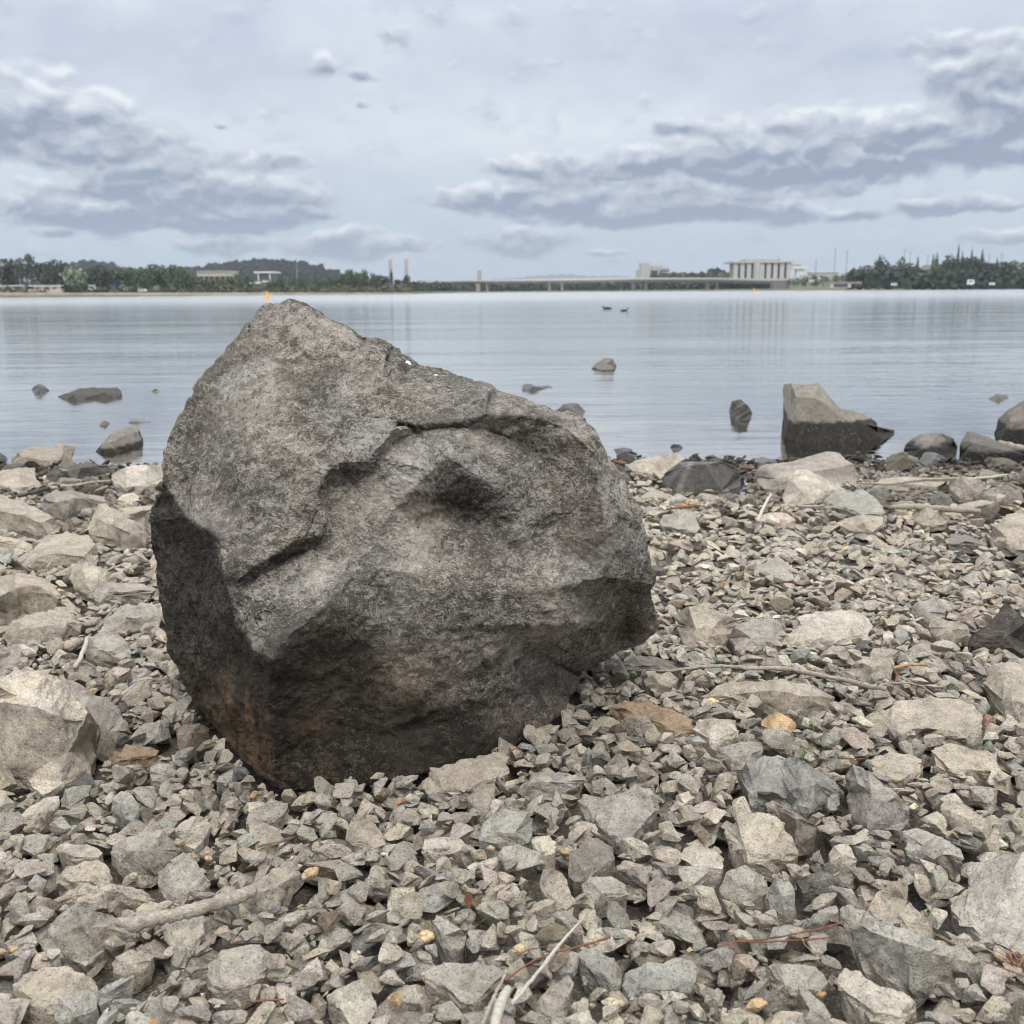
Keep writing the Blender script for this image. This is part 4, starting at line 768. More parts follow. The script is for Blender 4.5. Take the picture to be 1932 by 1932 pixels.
view_rock('S', [(390,605),(395,588),(460,586),(468,600),(495,612),(490,626),(440,628),(400,622)], [(392,604),(440,602),(493,616)], 'black', 'pair-lobed black wet rock at the waterline beside the boulder', 'the black wet rock', .05, .2, levels=2, mat_=WET)
view_rock('S', [(607,580),(620,572),(645,575),(656,588),(640,598),(615,596)], [(608,584),(655,588)], 'black', 'tiny black pointed rock in the shallows behind the big dark shore rock', 'the tiny black rock', .1, .3, water=True, levels=2, mat_=WET)
view_rock('S', [(895,655),(905,630),(950,622),(1000,628),(1008,645),(960,655)], [(897,648),(950,638),(1006,645)], (.13,.125,.12), 'dark slaty rock peeking out behind the pinkish-grey rock', 'the slaty rock', .08, .3, levels=2, mat_=WET)
view_rock('S', [(1418,650),(1430,620),(1480,608),(1535,625),(1543,645),(1480,658)], [(1420,642),(1480,635),(1542,640)], (.15,.145,.14), 'dark flat-topped wet rock at the waterline below the peaked shore rock', 'the flat-topped wet rock', .06, .3, levels=2, mat_=WET)
view_rock('S', [(1535,640),(1560,600),(1610,605),(1650,630),(1640,650),(1570,655)], [(1538,640),(1600,625),(1648,638)], (.12,.118,.115), 'dark pyramid-like wet rock right of the flat-topped wet rock', 'the wet pyramid rock', .1, .4, levels=2, mat_=WET)
view_rock('S', [(1378,740),(1390,705),(1460,692),(1560,700),(1640,712),(1600,735),(1480,745)], [(1380,735),(1480,715),(1630,716)], 'warm', 'long low tan slab below the dark shore strip', 'the long tan slab', .05, .3)
view_rock('S', [(1648,745),(1655,715),(1700,700),(1770,705),(1790,735),(1760,765),(1690,770)], [(1650,735),(1720,730),(1788,738)], (.33,.30,.265), 'brownish rounded rock below the square-shouldered rock', 'the brownish rounded rock', .1, .3)
# at the water's edge, left
view_rock('T', [(98,1170),(170,1080),(260,1035),(380,1028),(510,1040),(560,1000),(600,1008),(725,1030),(735,1110),(690,1185),(520,1240),(330,1240),(120,1238)], [(105,1180),(200,1120),(340,1140),(460,1165),(600,1080),(732,1085)], (.34,.30,.25), 'tan-topped dark rock at the left waterline', 'the tan-topped rock', .1, .3)
view_rock('T', [(912,1075),(980,975),(1070,885),(1200,845),(1310,825),(1330,880),(1360,960),(1340,1010),(1180,1060),(1110,1092),(940,1090)], [(915,1075),(1030,1000),(1180,930),(1320,880)], (.235,.22,.20), 'wedge-shaped brown-grey rock in the shallows with a twig on it', 'the twig-topped rock', .25, .3, water=True, wetline=.035)
view_rock('T', [(428,1330),(440,1290),(560,1240),(720,1200),(900,1188),(1020,1205),(1045,1250),(1030,1310),(880,1330),(700,1385),(500,1385)], [(430,1325),(560,1290),(760,1235),(900,1215),(1040,1225)], (.125,.118,.11), 'long dark slab with a pale top edge near the left waterline', 'the long dark slab', .08, .1)
view_rock('T', [(1055,1350),(1060,1290),(1200,1225),(1400,1198),(1540,1200),(1560,1300),(1540,1380),(1400,1430),(1200,1465),(1120,1420)], [(1058,1355),(1200,1410),(1380,1395),(1555,1350)], 'pale', 'broad cream-grey rock by the left shoulder of the boulder', 'the broad cream-grey rock', .08, .3)
view_rock('T', [(-200,1300),(0,1260),(180,1232),(335,1230),(340,1340),(410,1400),(300,1440),(180,1475),(0,1450),(-200,1480)], [(-200,1390),(0,1395),(200,1420),(405,1400)], 'warm', 'flat pale rock at the left edge just below the waterline', 'the flat shoreline rock', .04, .3)
view_rock('T', [(-80,1160),(-60,1100),(0,1085),(50,1110),(68,1150),(30,1205),(-60,1210)], [(-78,1150),(0,1140),(66,1150)], 'black', 'black wet rock at the left edge in the shallows', 'the black edge rock', .1, .3, water=True, levels=2, mat_=WET)
view_rock('T', [(300,485),(330,450),(370,430),(420,450),(465,495),(400,515),(340,520)], [(302,485),(380,470),(462,495)], 'black', 'small black peaked rock out in the left water', 'the black peaked rock', .2, .5, water=True, levels=2, mat_=WET)
view_rock('T', [(552,550),(620,525),(760,470),(880,462),(1000,470),(1110,465),(1150,500),(1158,550),(1100,570),(900,570),(740,590),(640,585)], [(560,552),(700,530),(900,545),(1000,510),(1155,520)], (.085,.08,.074), 'long flat dark rock lying low in the left water', 'the long flat water rock', .03, .2, water=True, levels=3)
view_rock('T', [(1225,800),(1230,765),(1310,765),(1420,780),(1425,795),(1330,802)], [(1226,795),(1300,785),(1424,790)], 'dark', 'thin grey-black rock in the left shallows behind the twig-topped rock', 'the thin shallows rock', .05, .2, water=True, levels=2, mat_=WET)
view_rock('T', [(945,835),(960,795),(1000,780),(1048,805),(1030,830),(980,835)], [(946,830),(1000,812),(1046,812)], (.14,.12,.11), 'small brownish rock in the left shallows', 'the small brownish rock', .1, .3, water=True, levels=2)
view_rock('T', [(1440,500),(1450,480),(1490,475),(1512,495),(1490,512)], [(1442,495),(1510,497)], (.28,.27,.24), 'tiny greenish-grey rock alone in the left water', 'the tiny green-grey rock', .1, .3, water=True, levels=2)
view_rock('T', [(1100,1540),(1160,1490),(1270,1465),(1320,1490),(1330,1560),(1260,1585),(1180,1590)], [(1102,1545),(1200,1550),(1328,1545)], 'cream', 'buff stone with a dark right face by the boulder left shoulder', 'the buff shoreline stone', .12, .4, name='stone', cat='stone')
# ------------------------------------------------------------------ loose stones: packed one on another like real rubble
GX0, GX1, GY0, GY1, GR = -4.3, 4.3, 0.45, 6.5, 0.005
NX, NY = int((GX1 - GX0) / GR), int((GY1 - GY0) / GR)
_x = GX0 + (np.arange(NX) + .5) * GR; _y = GY0 + (np.arange(NY) + .5) * GR
GXX, GYY = np.meshgrid(_x, _y)
BASE = (gz(GXX, GYY) + _wob(GXX, GYY) - .010 - sink_(GXX, GYY)).astype(np.float32)
H = BASE.copy()
def stamp(V, lim=None):
    i = ((V[:, 0] - GX0) / GR).astype(int); j = ((V[:, 1] - GY0) / GR).astype(int)
    ok = (i >= 0) & (i < NX) & (j >= 0) & (j < NY); V, i, j = V[ok], i[ok], j[ok]
    if lim is not None: k = V[:, 2] - BASE[j, i] < lim; V, i, j = V[k], i[k], j[k]
    L = np.full((NY, NX), -9, np.float32); np.maximum.at(L, (j, i), V[:, 2].astype(np.float32))
    for _ in range(2):
        for sh, ax in ((1, 0), (-1, 0), (1, 1), (-1, 1)): L = np.maximum(L, np.where(L < -8, np.roll(L, sh, ax), -9))
    return L
# boulder: only its foot is in the way of the rubble
foot = V1[(V1[:, 2] - gz(V1[:, 0], V1[:, 1])) < .035][:, :2]
_h = geometry.convex_hull_2d([Vector(p) for p in foot]); hp = np.array([foot[i] for i in _h])
ins = np.ones((NY, NX), bool)
for a, b in zip(hp, np.roll(hp, -1, 0)):
    ins &= ((b[0] - a[0]) * (GYY - a[1]) - (b[1] - a[1]) * (GXX - a[0])) > 0
if not ins.any():
    ins = np.ones((NY, NX), bool)
    for a, b in zip(hp, np.roll(hp, -1, 0)): ins &= ((b[0] - a[0]) * (GYY - a[1]) - (b[1] - a[1]) * (GXX - a[0])) < 0
H[ins] = 1.0
# one pass for all hand-placed rocks: cheap local windows
for V in OCC[1:]:
    i = ((V[:, 0] - GX0) / GR).astype(int); j = ((V[:, 1] - GY0) / GR).astype(int)
    ok = (i > 2) & (i < NX - 3) & (j > 2) & (j < NY - 3)
    if not ok.any(): continue
    i, j, z = i[ok], j[ok], V[ok, 2].astype(np.float32)
    i0, i1, j0, j1 = i.min() - 2, i.max() + 3, j.min() - 2, j.max() + 3
    L = np.full((j1 - j0, i1 - i0), -9, np.float32); np.maximum.at(L, (j - j0, i - i0), z)
    for _ in range(2):
        for sh, ax in ((1, 0), (-1, 0), (1, 1), (-1, 1)): L = np.where(L < -8, np.roll(L, sh, ax), L)
    H[j0:j1, i0:i1] = np.maximum(H[j0:j1, i0:i1], L)
CUST = (H - BASE) > .012
for P_ in HULLS:
    c = P_.mean(0); P_ = c + (P_ - c) * .9
    i0, j0 = np.floor((P_.min(0) - [GX0, GY0]) / GR).astype(int); i1, j1 = np.ceil((P_.max(0) - [GX0, GY0]) / GR).astype(int)
    i0, i1, j0, j1 = max(i0, 0), min(i1, NX), max(j0, 0), min(j1, NY)
    if i1 <= i0 or j1 <= j0: continue
    xx, yy = GXX[j0:j1, i0:i1], GYY[j0:j1, i0:i1]; ar = 0.5 * np.sum(P_[:, 0] * np.roll(P_[:, 1], -1) - np.roll(P_[:, 0], -1) * P_[:, 1]); m = np.ones(xx.shape, bool)
    for a, b in zip(P_, np.roll(P_, -1, 0)): m &= ((b[0] - a[0]) * (yy - a[1]) - (b[1] - a[1]) * (xx - a[0])) * np.sign(ar) > 0
    CUST[j0:j1, i0:i1] |= m

# stone shapes: three grades of the same crushed-rock forms
def crushed(seed, rounded=False):
    r = np.random.default_rng(seed); m = bmesh.new(); bmesh.ops.create_icosphere(m, subdivisions=4, radius=1)
    V = np.array([v.co[:] for v in m.verts]); F = np.array([[v.index for v in f.verts] for f in m.faces]); m.free()
    p = np.sign(V) * np.abs(V) ** 0.72; V = p / np.linalg.norm(p, axis=1)[:, None] * np.maximum(.9, np.abs(V).max(1)[:, None] * 1.1)
    V = V * np.array([r.uniform(.85, 1.15), r.uniform(.8, 1.1), r.uniform(.85, 1.05)])
    sk = r.uniform(-.35, .35); V[:, 0] += sk * V[:, 2]; V[:, 0] *= 1 + r.uniform(-.3, .3) * V[:, 1]
    V = V + normals(V, F) * (fbm(V * .9 + seed * 3.1, 2) * (.26 if not rounded else .12))[:, None]
    V = chip(V, r.integers(9, 13) if not rounded else 3, .42 if not rounded else .85, .80 if not rounded else .97, seed)
    return V, F
def rough(V, F, seed, a):
    return V + normals(V, F) * (fbm(V * 2.2 + seed, 2) * .05 * a + fbm(V * 5 + seed, 3, .6, True) * .045 * a)[:, None]
def low(V, n):
    m = bmesh.new(); d = np.random.default_rng(n + len(V)).normal(size=(n, 3)); ix = set(int(np.argmax(V @ k)) for k in d)
    for i in ix: m.verts.new(V[i])
    bmesh.ops.convex_hull(m, input=list(m.verts), use_existing_faces=False)
    bmesh.ops.delete(m, geom=[v for v in m.verts if not v.link_faces], context='VERTS'); bmesh.ops.triangulate(m, faces=m.faces[:]); m.verts.index_update()
    Vv = np.array([v.co[:] for v in m.verts]); Ff = np.array([[v.index for v in f.verts] for f in m.faces]); m.free(); return Vv, Ff
NP_ = 20
HI, MID, LO, TINY = [], [], [], []
for s in range(NP_):
    rd = s >= 16
    V, F = crushed(100 + s, rd); e = np.abs(V).max(0); V = V / e
    HI.append((rough(V, F, s, 1.0 if not rd else .35), F))
    v, f = low(V, 34); v2, f2 = subdiv(v, f); MID.append((v2 + normals(v2, f2) * (fbm(v2 * 2.6 + s, 3) * (.075 if not rd else .02))[:, None], f2))
    LO.append(low(V, 24)); TINY.append(low(V, 11))
HIME = [mesh_data('stone', V, F, STONE, True, (1, 1, 1), sharp=.5) for s, (V, F) in enumerate(HI)]

PAL = [('grey', .37), ('warm', .34), ('blue', .08), ('tan', .07), ('pale', .09), ('lav', .03), ('dark', .01), ('brown', .02)]
PN, PW = [p[0] for p in PAL], np.array([p[1] for p in PAL]); PW = PW / PW.sum()
ST = []      # x y z, half axes, rotation, proto, colour name, tint
def halfw(y): return 0.56 * (y + .1) + .55
def rot(yaw, tx, ty):
    cz, sz = math.cos(yaw), math.sin(yaw); cx, sx = math.cos(tx), math.sin(tx); cy, sy = math.cos(ty), math.sin(ty)
    return np.array([[cz, -sz, 0], [sz, cz, 0], [0, 0, 1]]) @ np.array([[1, 0, 0], [0, cx, -sx], [0, sx, cx]]) @ np.array([[cy, 0, sy], [0, 1, 0], [-sy, 0, cy]])
def drop(n, size_fn, y0, y1, limit, cand, ybias=1.0, xr=None, kind=None):
    R = RNG; done = 0
    for _ in range(n):
        y = y0 + (y1 - y0) * R.random() ** ybias; hw = halfw(y)
        sz = size_fn(y)
        a = sz / 2; b = a * R.uniform(.55, .92); c = a * min(.85, max(.22, R.normal(.42, .13)))
        yaw = R.uniform(0, 2 * math.pi); best = None
        rr = math.sqrt(a * b); k = max(1, int(rr / GR)); g = (np.arange(-k, k + 1) * GR) / rr
        r2 = g[None, :] ** 2 + g[:, None] ** 2; inside = r2 < 1; prof = c * np.sqrt(np.clip(1 - r2, 0, 1))
        for _c in range(cand):
            x = R.uniform(-hw, hw) if xr is None else R.uniform(*xr); yy = y + R.uniform(-.12, .12)
            i, j = int((x - GX0) / GR), int((yy - GY0) / GR)
            if i - k < 0 or j - k < 0 or i + k >= NX or j + k >= NY: continue
            if CUST[j, i] or (k > 2 and CUST[j - k:j + k + 1:2, i - k:i + k + 1:2].mean() > .35): continue
            W = H[j - k:j + k + 1, i - k:i + k + 1]; q = (W + prof)[inside]
            zc = np.partition(q, int(len(q) * .72))[int(len(q) * .72)]
            rel = zc - c * .9 - BASE[j, i]
            if best is None or rel < best[0]: best = (rel, x, yy, i, j, zc)
        if best is None or best[0] > limit: continue
        rel, x, yy, i, j, zc = best
        W = H[j - k:j + k + 1, i - k:i + k + 1]; B = BASE[j, i]
        if yy > shore(x) - .02 and R.random() < .55: continue
        # lean with the surface it lies on
        gxs = (W[:, -1].mean() - W[:, 0].mean()) / (2 * k * GR + 1e-6); gys = (W[-1].mean() - W[0].mean()) / (2 * k * GR + 1e-6)
        z = zc - c * .12
        if yy > shore(x) + .05: z = min(z, c * .3)
        M_ = rot(0, max(-.5, min(.5, gys * .7)) + R.normal(0, .17), -max(-.5, min(.5, gxs * .7)) + R.normal(0, .17)) @ rot(yaw, 0, 0)
        np.maximum(W, np.where(inside, z + prof * .92, -9), out=W)
        cn = kind or PN[R.choice(len(PN), p=PW)]
        t = np.array(C_[cn]) * R.uniform(.80, 1.16) * (1 + R.normal(0, .018, 3))
        t = t * (1 + .10 * min(1, max(0, (yy - 1.9) / 1.2)) * np.array([1.05, 1.0, .94]))
        d_sh = shore(x) - yy; near = 0
        if d_sh < .75 + .25 * math.sin(x * 2.3): near = 1
        if near and R.random() < .85 * (1 if x > .4 else .55) : t = t * R.uniform(.26, .6); cn = 'dark'
        if d_sh < .28: t *= .5
        if B < -.0: t *= .6
        ST.append((x, yy, z, a, b, c, M_, int(R.integers(0, 16)) if cn not in ('orange', 'cream') else int(R.integers(16, 20)), cn, t)); done += 1
    return done
U = RNG.uniform
drop(70, lambda y: U(.14, .26) * (.6 + .4 * min(1, y / 3)), 1.9, 5.9, .10, 5, xr=(-2.6, -.65))
drop(60, lambda y: U(.14, .28), 4.3, 6.0, .10, 5)
drop(26, lambda y: U(.12, .20), 2.6, 5.0, .09, 5, xr=(.5, 3.4))
drop(24, lambda y: U(.10, .16), .5, 2.0, .06, 6)
drop(330, lambda y: U(.08, .15), 1.9, 6.0, .08, 4, xr=(-3.2, -.5))
drop(750, lambda y: U(.06, .12), 1.0, 6.1, .07, 4, .8)
drop(3000, lambda y: U(.045, .08) * (1.25 if y > 2.3 else 1), .55, 6.1, .07, 4, .8)
drop(700, lambda y: U(.055, .095), .8, 2.6, .06, 5)
drop(1900, lambda y: U(.034, .058), .8, 2.6, .055, 4)
drop(6500, lambda y: U(.030, .052) * (1.3 if y > 2.3 else 1), .55, 6.0, .06, 3, .9)
drop(3000, lambda y: U(.032, .052), 2.0, 6.0, .06, 3, .8)
drop(1400, lambda y: U(.03, .07), 5.75, 6.45, .08, 2)
drop(8000, lambda y: U(.018, .034), .7, 3.2, .05, 3, 1.0)
for kd, n, lo_, hi_ in (('cream', 60, .012, .028), ('orange', 46, .012, .03), ('cream', 30, .02, .036), ('rust', 26, .02, .04)):
    drop(n, lambda y: U(lo_, hi_), .9, 4.0, .06, 2, 1.2, kind=kd)
drop(11000, lambda y: U(.007, .016), .85, 2.6, .05, 1, 1.1)
print('stones dropped', len(ST))
# pebbles and stones of their own colour that the picture shows singly
def place(zoom, x, y, wpx, colour, label, ref, hb=.6, ar=.75, yaw=0.0, round_=True, name='pebble'):
    (X, Y), = P2(zoom, [(x, y)]); k = ZM[zoom][2]; h = ground_hit(X, Y)
    a = wpx * k / FPX * h[1] * 1.02 / 2
    i, j = int((h[0] - GX0) / GR), int((h[1] - GY0) / GR); kk = max(1, int(a / GR))
    top = float(np.median(H[max(0, j - kk):j + kk + 1, max(0, i - kk):i + kk + 1]))
    z = max(top, float(gz(h[0], h[1]))) + a * hb * .45; d = ray(X, Y); p = CAM + d * ((z - CAM[2]) / d[2])
    M_ = rot(yaw, RNG.normal(0, .15), RNG.normal(0, .15))
    t = np.array(C_[colour] if isinstance(colour, str) else colour)
    o = link(name, HIME[16 + (len(LAND) % 4)] if round_ else HIME[len(LAND) % 16]); o.color = (*t, 1)
    o.matrix_world = Matrix.Translation(p) @ Matrix(M_.tolist()).to_4x4() @ Matrix.Diagonal((a, a * ar, a * hb, 1))
    tag(o, label, 'pebble' if name == 'pebble' else 'stone'); LAND.append((o, ref, (X, Y)))
ORG = (.60, .42, .22)
place('C', 495, 1095, 118, (.62, .46, .27), 'round smooth tan pebble in the centre foreground', 'the round tan pebble', .75, .85)
place('D', 1770, 540, 150, (.58, .42, .26), 'long smooth tan pebble standing between grey stones by the long pale block', 'the long tan pebble', .5, .5, .95)
place('D', 1188, 455, 52, (.60, .42, .24), 'small round amber pebble in a dark hollow beside the rounded blocky rock', 'the amber pebble', .8)
place('C', 340, 325, 95, (.50, .30, .19), 'salmon-orange stone right under the front of the boulder', 'the salmon stone', .6, .6)
place('C', 1290, 612, 60, (.58, .40, .22), 'shiny small orange pebble beside the lichen-brown stone', 'the shiny orange pebble', .7, .6)
place('C', 1035, 1165, 110, (.62, .47, .28), 'squarish orange-cream stone where the dry stalks meet', 'the orange-cream stone', .5, .6, .6, False, 'stone')
place('C', 1565, 1475, 150, (.58, .49, .34), 'cream-tan flat pebble by the bottom edge right of the heavy stone', 'the cream-tan pebble', .5, .6)
place('Q', 1315, 722, 52, (.66, .58, .42), 'cream pebble against the right side of the leaning block', 'the cream pebble', .8)
place('Q', 1790, 925, 110, (.66, .62, .48), 'pale yellow-cream stone near the right edge above the large edge slab', 'the yellow-cream stone', .5, .6, -.4)
place('Q', 1545, 875, 120, (.50, .40, .27), 'ochre-brown flat stone behind the lilac plate', 'the ochre stone', .3, .6, 0, False, 'stone')
place('Q', 195, 138, 85, (.62, .52, .34), 'buff pebble on the gravel left of the long low rock', 'the buff pebble', .6)
place('Q', 462, 1765, 55, (.58, .46, .30), 'tan pebble left of the needle-side slab', 'the tan bottom pebble', .8)
place('Q', 800, 1768, 70, (.42, .27, .13), 'glossy amber-brown pebble under the needle-side slab', 'the amber-brown pebble', .6)
place('D', 75, 975, 66, (.56, .42, .26), 'round tan pebble left of the big pointed rock, the larger of two', 'the left tan pebble', .85)
place('D', 12, 985, 56, (.58, .45, .28), 'round tan pebble cut by the left edge beside a twin', 'the edge tan pebble', .85)
place('D', 82, 555, 50, (.68, .64, .54), 'whitish round pebble near the left edge below the pale disc stone', 'the whitish pebble', .85)
place('D', 1445, 95, 60, (.46, .30, .15), 'amber stone on edge just left of the boulder corner', 'the amber stone', .8, .6, 1.0)
place('D', 1020, 365, 66, (.46, .37, .27), 'smooth light brown pebble at the right end of the thick grey slab', 'the light brown pebble', .8)
place('L', 525, 1235, 62, (.56, .46, .32), 'thin cream flake standing on edge beside bare gravel left of the boulder', 'the cream flake', .9, .3, .3, False, 'stone')
place('L', 140, 1015, 140, (.62, .58, .48), 'whitish angular stone near the left edge, palest around', 'the whitish angular stone', .5, .7, 0, False, 'stone')
place('R', 475, 1065, 78, (.62, .52, .34), 'cream-yellow pebble left of the long low rock', 'the cream-yellow pebble', .5, .6)
place('R', 385, 132, 62, (.52, .38, .24), 'buff orange stone near the shore right of the boulder', 'the buff orange stone', .5, .8)
place('R', 348, 146, 32, (.70, .36, .07), 'tiny bright orange pebble near the shore right of the boulder', 'the bright orange pebble', .6, .6)
place('R', 1390, 205, 55, (.60, .50, .38), 'pale peach stone in a dark gap beside the pyramid rock', 'the peach stone', .6, .7)
place('R', 780, 665, 50, (.72, .70, .64), 'small white triangular chip above the lilac-grey rock', 'the white chip', .3, .7, .4, False, 'stone')
place('C', 870, 590, 50, (.56, .42, .27), 'small peach pebble between pale stones in the centre foreground', 'the peach pebble', .8)
place('C', 1190, 970, 52, (.58, .50, .37), 'buff round pebble in fine gravel right of the grey-green wedge', 'the buff gravel pebble', .8)

# what fills the picture most becomes single stones, the rest one mass
def inside(poly, x, y):
    c = False; n = len(poly)
    for i in range(n):
        x1, y1 = poly[i][:2]; x2, y2 = poly[(i + 1) % n][:2]
        if (y1 > y) != (y2 > y) and x < (x2 - x1) * (y - y1) / (y2 - y1) + x1: c = not c
    return c
sc_ = []
for n, s in enumerate(ST):
    px, py, ww = project((s[0], s[1], s[2]))
    ok = 5 < px < 1927 and 5 < py < 1927
    vis = 0
    if ok:
        vis = s[3] * (s[4] + s[5] * 1.4) / ww ** 2
        ex = float(H[min(NY - 1, int((s[1] - GY0) / GR)), min(NX - 1, max(0, int((s[0] - GX0) / GR)))]) - (s[2] + s[5] * .92)
        if ex > .004: vis *= .25
        for poly, Y in SIL:
            if s[1] > Y and inside(poly, px, py): vis = 0; break
    sc_.append(vis)
N_SINGLE = 158
order = np.argsort(-np.array(sc_))[:N_SINGLE]; single = set(int(i) for i in order)
SINGLES = []
for n in order:
    x, y, z, a, b, c, M_, pr, cn, t = ST[int(n)]
    o = link('stone', HIME[pr]); o.color = (*t, 1)
    o.matrix_world = Matrix.Translation((x, y, z)) @ Matrix(M_.tolist()).to_4x4() @ Matrix.Diagonal((a, b, c, 1))
    SINGLES.append((o, x, y, z, a, b, c, cn, t, project((x, y, z))))
def pack(sel, lib_of):
    Vs, Fs, Ts = [], [], []; off = 0; by = {}
    for n in sel: by.setdefault((lib_of(ST[n]), ST[n][7]), []).append(n)
    for (lib, pr), ids in by.items():
        V, F = {'m': MID, 'l': LO, 't': TINY}[lib][pr]
        S = np.array([ST[n][3:6] for n in ids]); Rm = np.array([ST[n][6] for n in ids]); T = np.array([ST[n][0:3] for n in ids]); Cc = np.array([ST[n][9] for n in ids])
        W = np.einsum('nij,nvj->nvi', Rm, V[None] * S[:, None, :]) + T[:, None, :]
        Vs.append(W.reshape(-1, 3)); Ts.append(np.repeat(Cc, len(V), 0))
        Fs.append((F[None] + (np.arange(len(ids)) * len(V))[:, None, None]).reshape(-1, 3) + off); off += len(ids) * len(V)
    return np.concatenate(Vs), np.concatenate(Fs), np.concatenate(Ts)
rest = [n for n in range(len(ST)) if n not in single]
rub = [n for n in rest if ST[n][3] > .009]; grit = [n for n in rest if ST[n][3] <= .009]
V, F, T_ = pack(rub, lambda s: 'm' if (s[1] < 2.7 and s[3] > .011) or s[3] > .05 else 'l'); print('rubble tris', len(F))
tag(link('rubble', mesh_data('rubble', V, F, STONE, False, T_)), 'grey and tan broken stones covering the beach between the larger rocks', kind='stuff')
V, F, T_ = pack(grit, lambda s: 't'); print('grit tris', len(F))
tag(link('gravel', mesh_data('gravel', V, F, STONE, False, T_)), 'fine gravel filling the gaps between the near stones', kind='stuff')

# ------------------------------------------------------------------ sticks, twigs, needles, grass
def surf(x, y, lift):
    p = ground_hit(x, y)
    for _ in range(3):
        g = float(gz(p[0], p[1])) + lift; d = ray(x, y); p = CAM + d * ((g - CAM[2]) / d[2])
    return p
def hgt(p):
    i, j = int((p[0] - GX0) / GR), int((p[1] - GY0) / GR)
    if not (2 <= i < NX - 2 and 2 <= j < NY - 2): return 0
    h = float(H[j - 1:j + 2, i - 1:i + 2].mean()); return min(h, .4) - float(gz(p[0], p[1]))
def stick(zoom, pts, rpx, m, label, name='stick', cat='stick', lift=None, rough=.12, seg=9, sub=5, parts=None, wob=.25):
    k = ZM[zoom][2]; Q = P2(zoom, [p[:2] for p in pts])
    if lift is None:
        hs = [hgt(surf(x, y, .02)) for x, y in Q]; lift = float(np.percentile(hs, 75))
    R_ = rpx if isinstance(rpx, (list, tuple)) else [rpx] * len(pts)
    W = []; rad = []; r0 = random.Random(len(LAND) + int(pts[0][0]))
    ex = [p[2] if len(p) > 2 else 0 for p in pts]
    for i in range(len(Q) - 1):
        for s in range(sub + (i == len(Q) - 2)):
            t = s / sub; x = Q[i][0] * (1 - t) + Q[i + 1][0] * t; y = Q[i][1] * (1 - t) + Q[i + 1][1] * t
            rp = R_[i] * (1 - t) + R_[i + 1] * t; e = ex[i] * (1 - t) + ex[i + 1] * t
            p0 = surf(x, y, lift + e); r = rp * k / FPX * p0[1]; p = surf(x, y, lift + e + r * .6)
            W.append(p + np.array([r0.uniform(-1, 1), r0.uniform(-1, 1), r0.uniform(-1, 1)]) * r * wob); rad.append(r * (1 + r0.uniform(-rough, rough)))
    root = empty(name, tuple(W[0])) if parts else None
    mb = MB().tube([tuple(p - W[0]) for p in W], rad, seg, rough * .5, len(LAND))
    if parts:
        mb.build('stem', m, root, True)
        for (pz, rp, nm, mm) in parts:
            QQ = P2(zoom, [p[:2] for p in pz]); WW = [surf(x, y, lift + (p[2] if len(p) > 2 else 0)) for (x, y), p in zip(QQ, pz)]
            MB().tube([tuple(q - W[0]) for q in WW], [max(.0006, rp * k / FPX * q[1] * (1 - .5 * i / len(WW))) for i, q in enumerate(WW)], 6, .1).build(nm, mm, root, True)
        o = root
    else: o = mb.build(name, m, None, True, tuple(W[0]))
    tag(o, label, cat); return o
o = stick('D', [(668, 815), (760, 830), (880, 800), (1000, 775), (1120, 745), (1250, 705), (1380, 665), (1450, 635)], [26, 46, 48, 44, 45, 46, 46, 38], DRIFT, 'thick weathered grey driftwood branch lying between rocks in the left foreground', 'driftwood_branch', 'driftwood', lift=.044, rough=.10, seg=12, wob=.12)
LAND.append((o, 'the thick driftwood', (340, 1720)))
o = stick('R', [(170, 912), (280, 918), (420, 900), (520, 893), (640, 905), (760, 905), (860, 912), (960, 935), (1050, 950), (1150, 975), (1230, 990), (1290, 1000)], [4, 6, 8, 10, 10, 10, 12, 12, 12, 13, 14, 12], DRIFT, 'long thin bare branch lying across the stones right of the boulder', 'fallen_branch', 'branch', lift=.055,
          parts=[([(1300, 975), (1400, 975), (1460, 990), (1500, 1020), (1540, 1045)], 5, 'side_twig', DRIFT), ([(1240, 985), (1262, 970, .02)], 6, 'side_twig', DRIFT)])
LAND.append((o, 'the long branch', (1450, 1270)))
stick('L', [(500, 935), (480, 1000), (455, 1060), (425, 1105)], [13, 15, 13, 12], PALEWOOD, 'short pale stick standing out left of the boulder', lift=.03)
stick('L', [(640, 1315), (700, 1260), (770, 1205)], [6, 16, 12], PALEWOOD, 'pale flat splinter of wood on the gravel left of the boulder', 'wood_splinter', 'splinter', lift=.02, wob=.05)
stick('R', [(690, 220), (715, 165), (740, 115), (752, 95)], [8, 8, 7, 6], PALEWOOD, 'short pale stick leaning near the shore below the dark shore rocks', lift=.03)
stick('R', [(870, 148), (920, 152), (985, 150), (1000, 145)], [7, 8, 7, 5], DRIFT, 'short grey stick beside the wide flat bluish rock', lift=.03)
stick('R', [(1315, 155), (1400, 152), (1500, 158), (1600, 165), (1730, 172)], [10, 16, 14, 16, 10], DRIFT, 'driftwood pole lying level on the upper right beach', 'driftwood_pole', 'driftwood', lift=.045)
stick('R', [(1560, 28), (1700, 22), (1800, 12), (1850, 2)], [6, 7, 7, 5], PALEWOOD, 'thin pale stick on the dark shore strip at right', lift=.04)
stick('S', [(1310, 718), (1420, 722), (1560, 705), (1720, 700)], [4, 5, 6, 4], DRIFT, 'long thin grey stick along the dark shore strip', lift=.05)
stick('S', [(1840, 565), (1932, 590), (2000, 605)], [8, 12, 10], DRIFT, 'pale plank-like driftwood at the right edge by the water', 'driftwood_plank', 'driftwood', lift=.07)
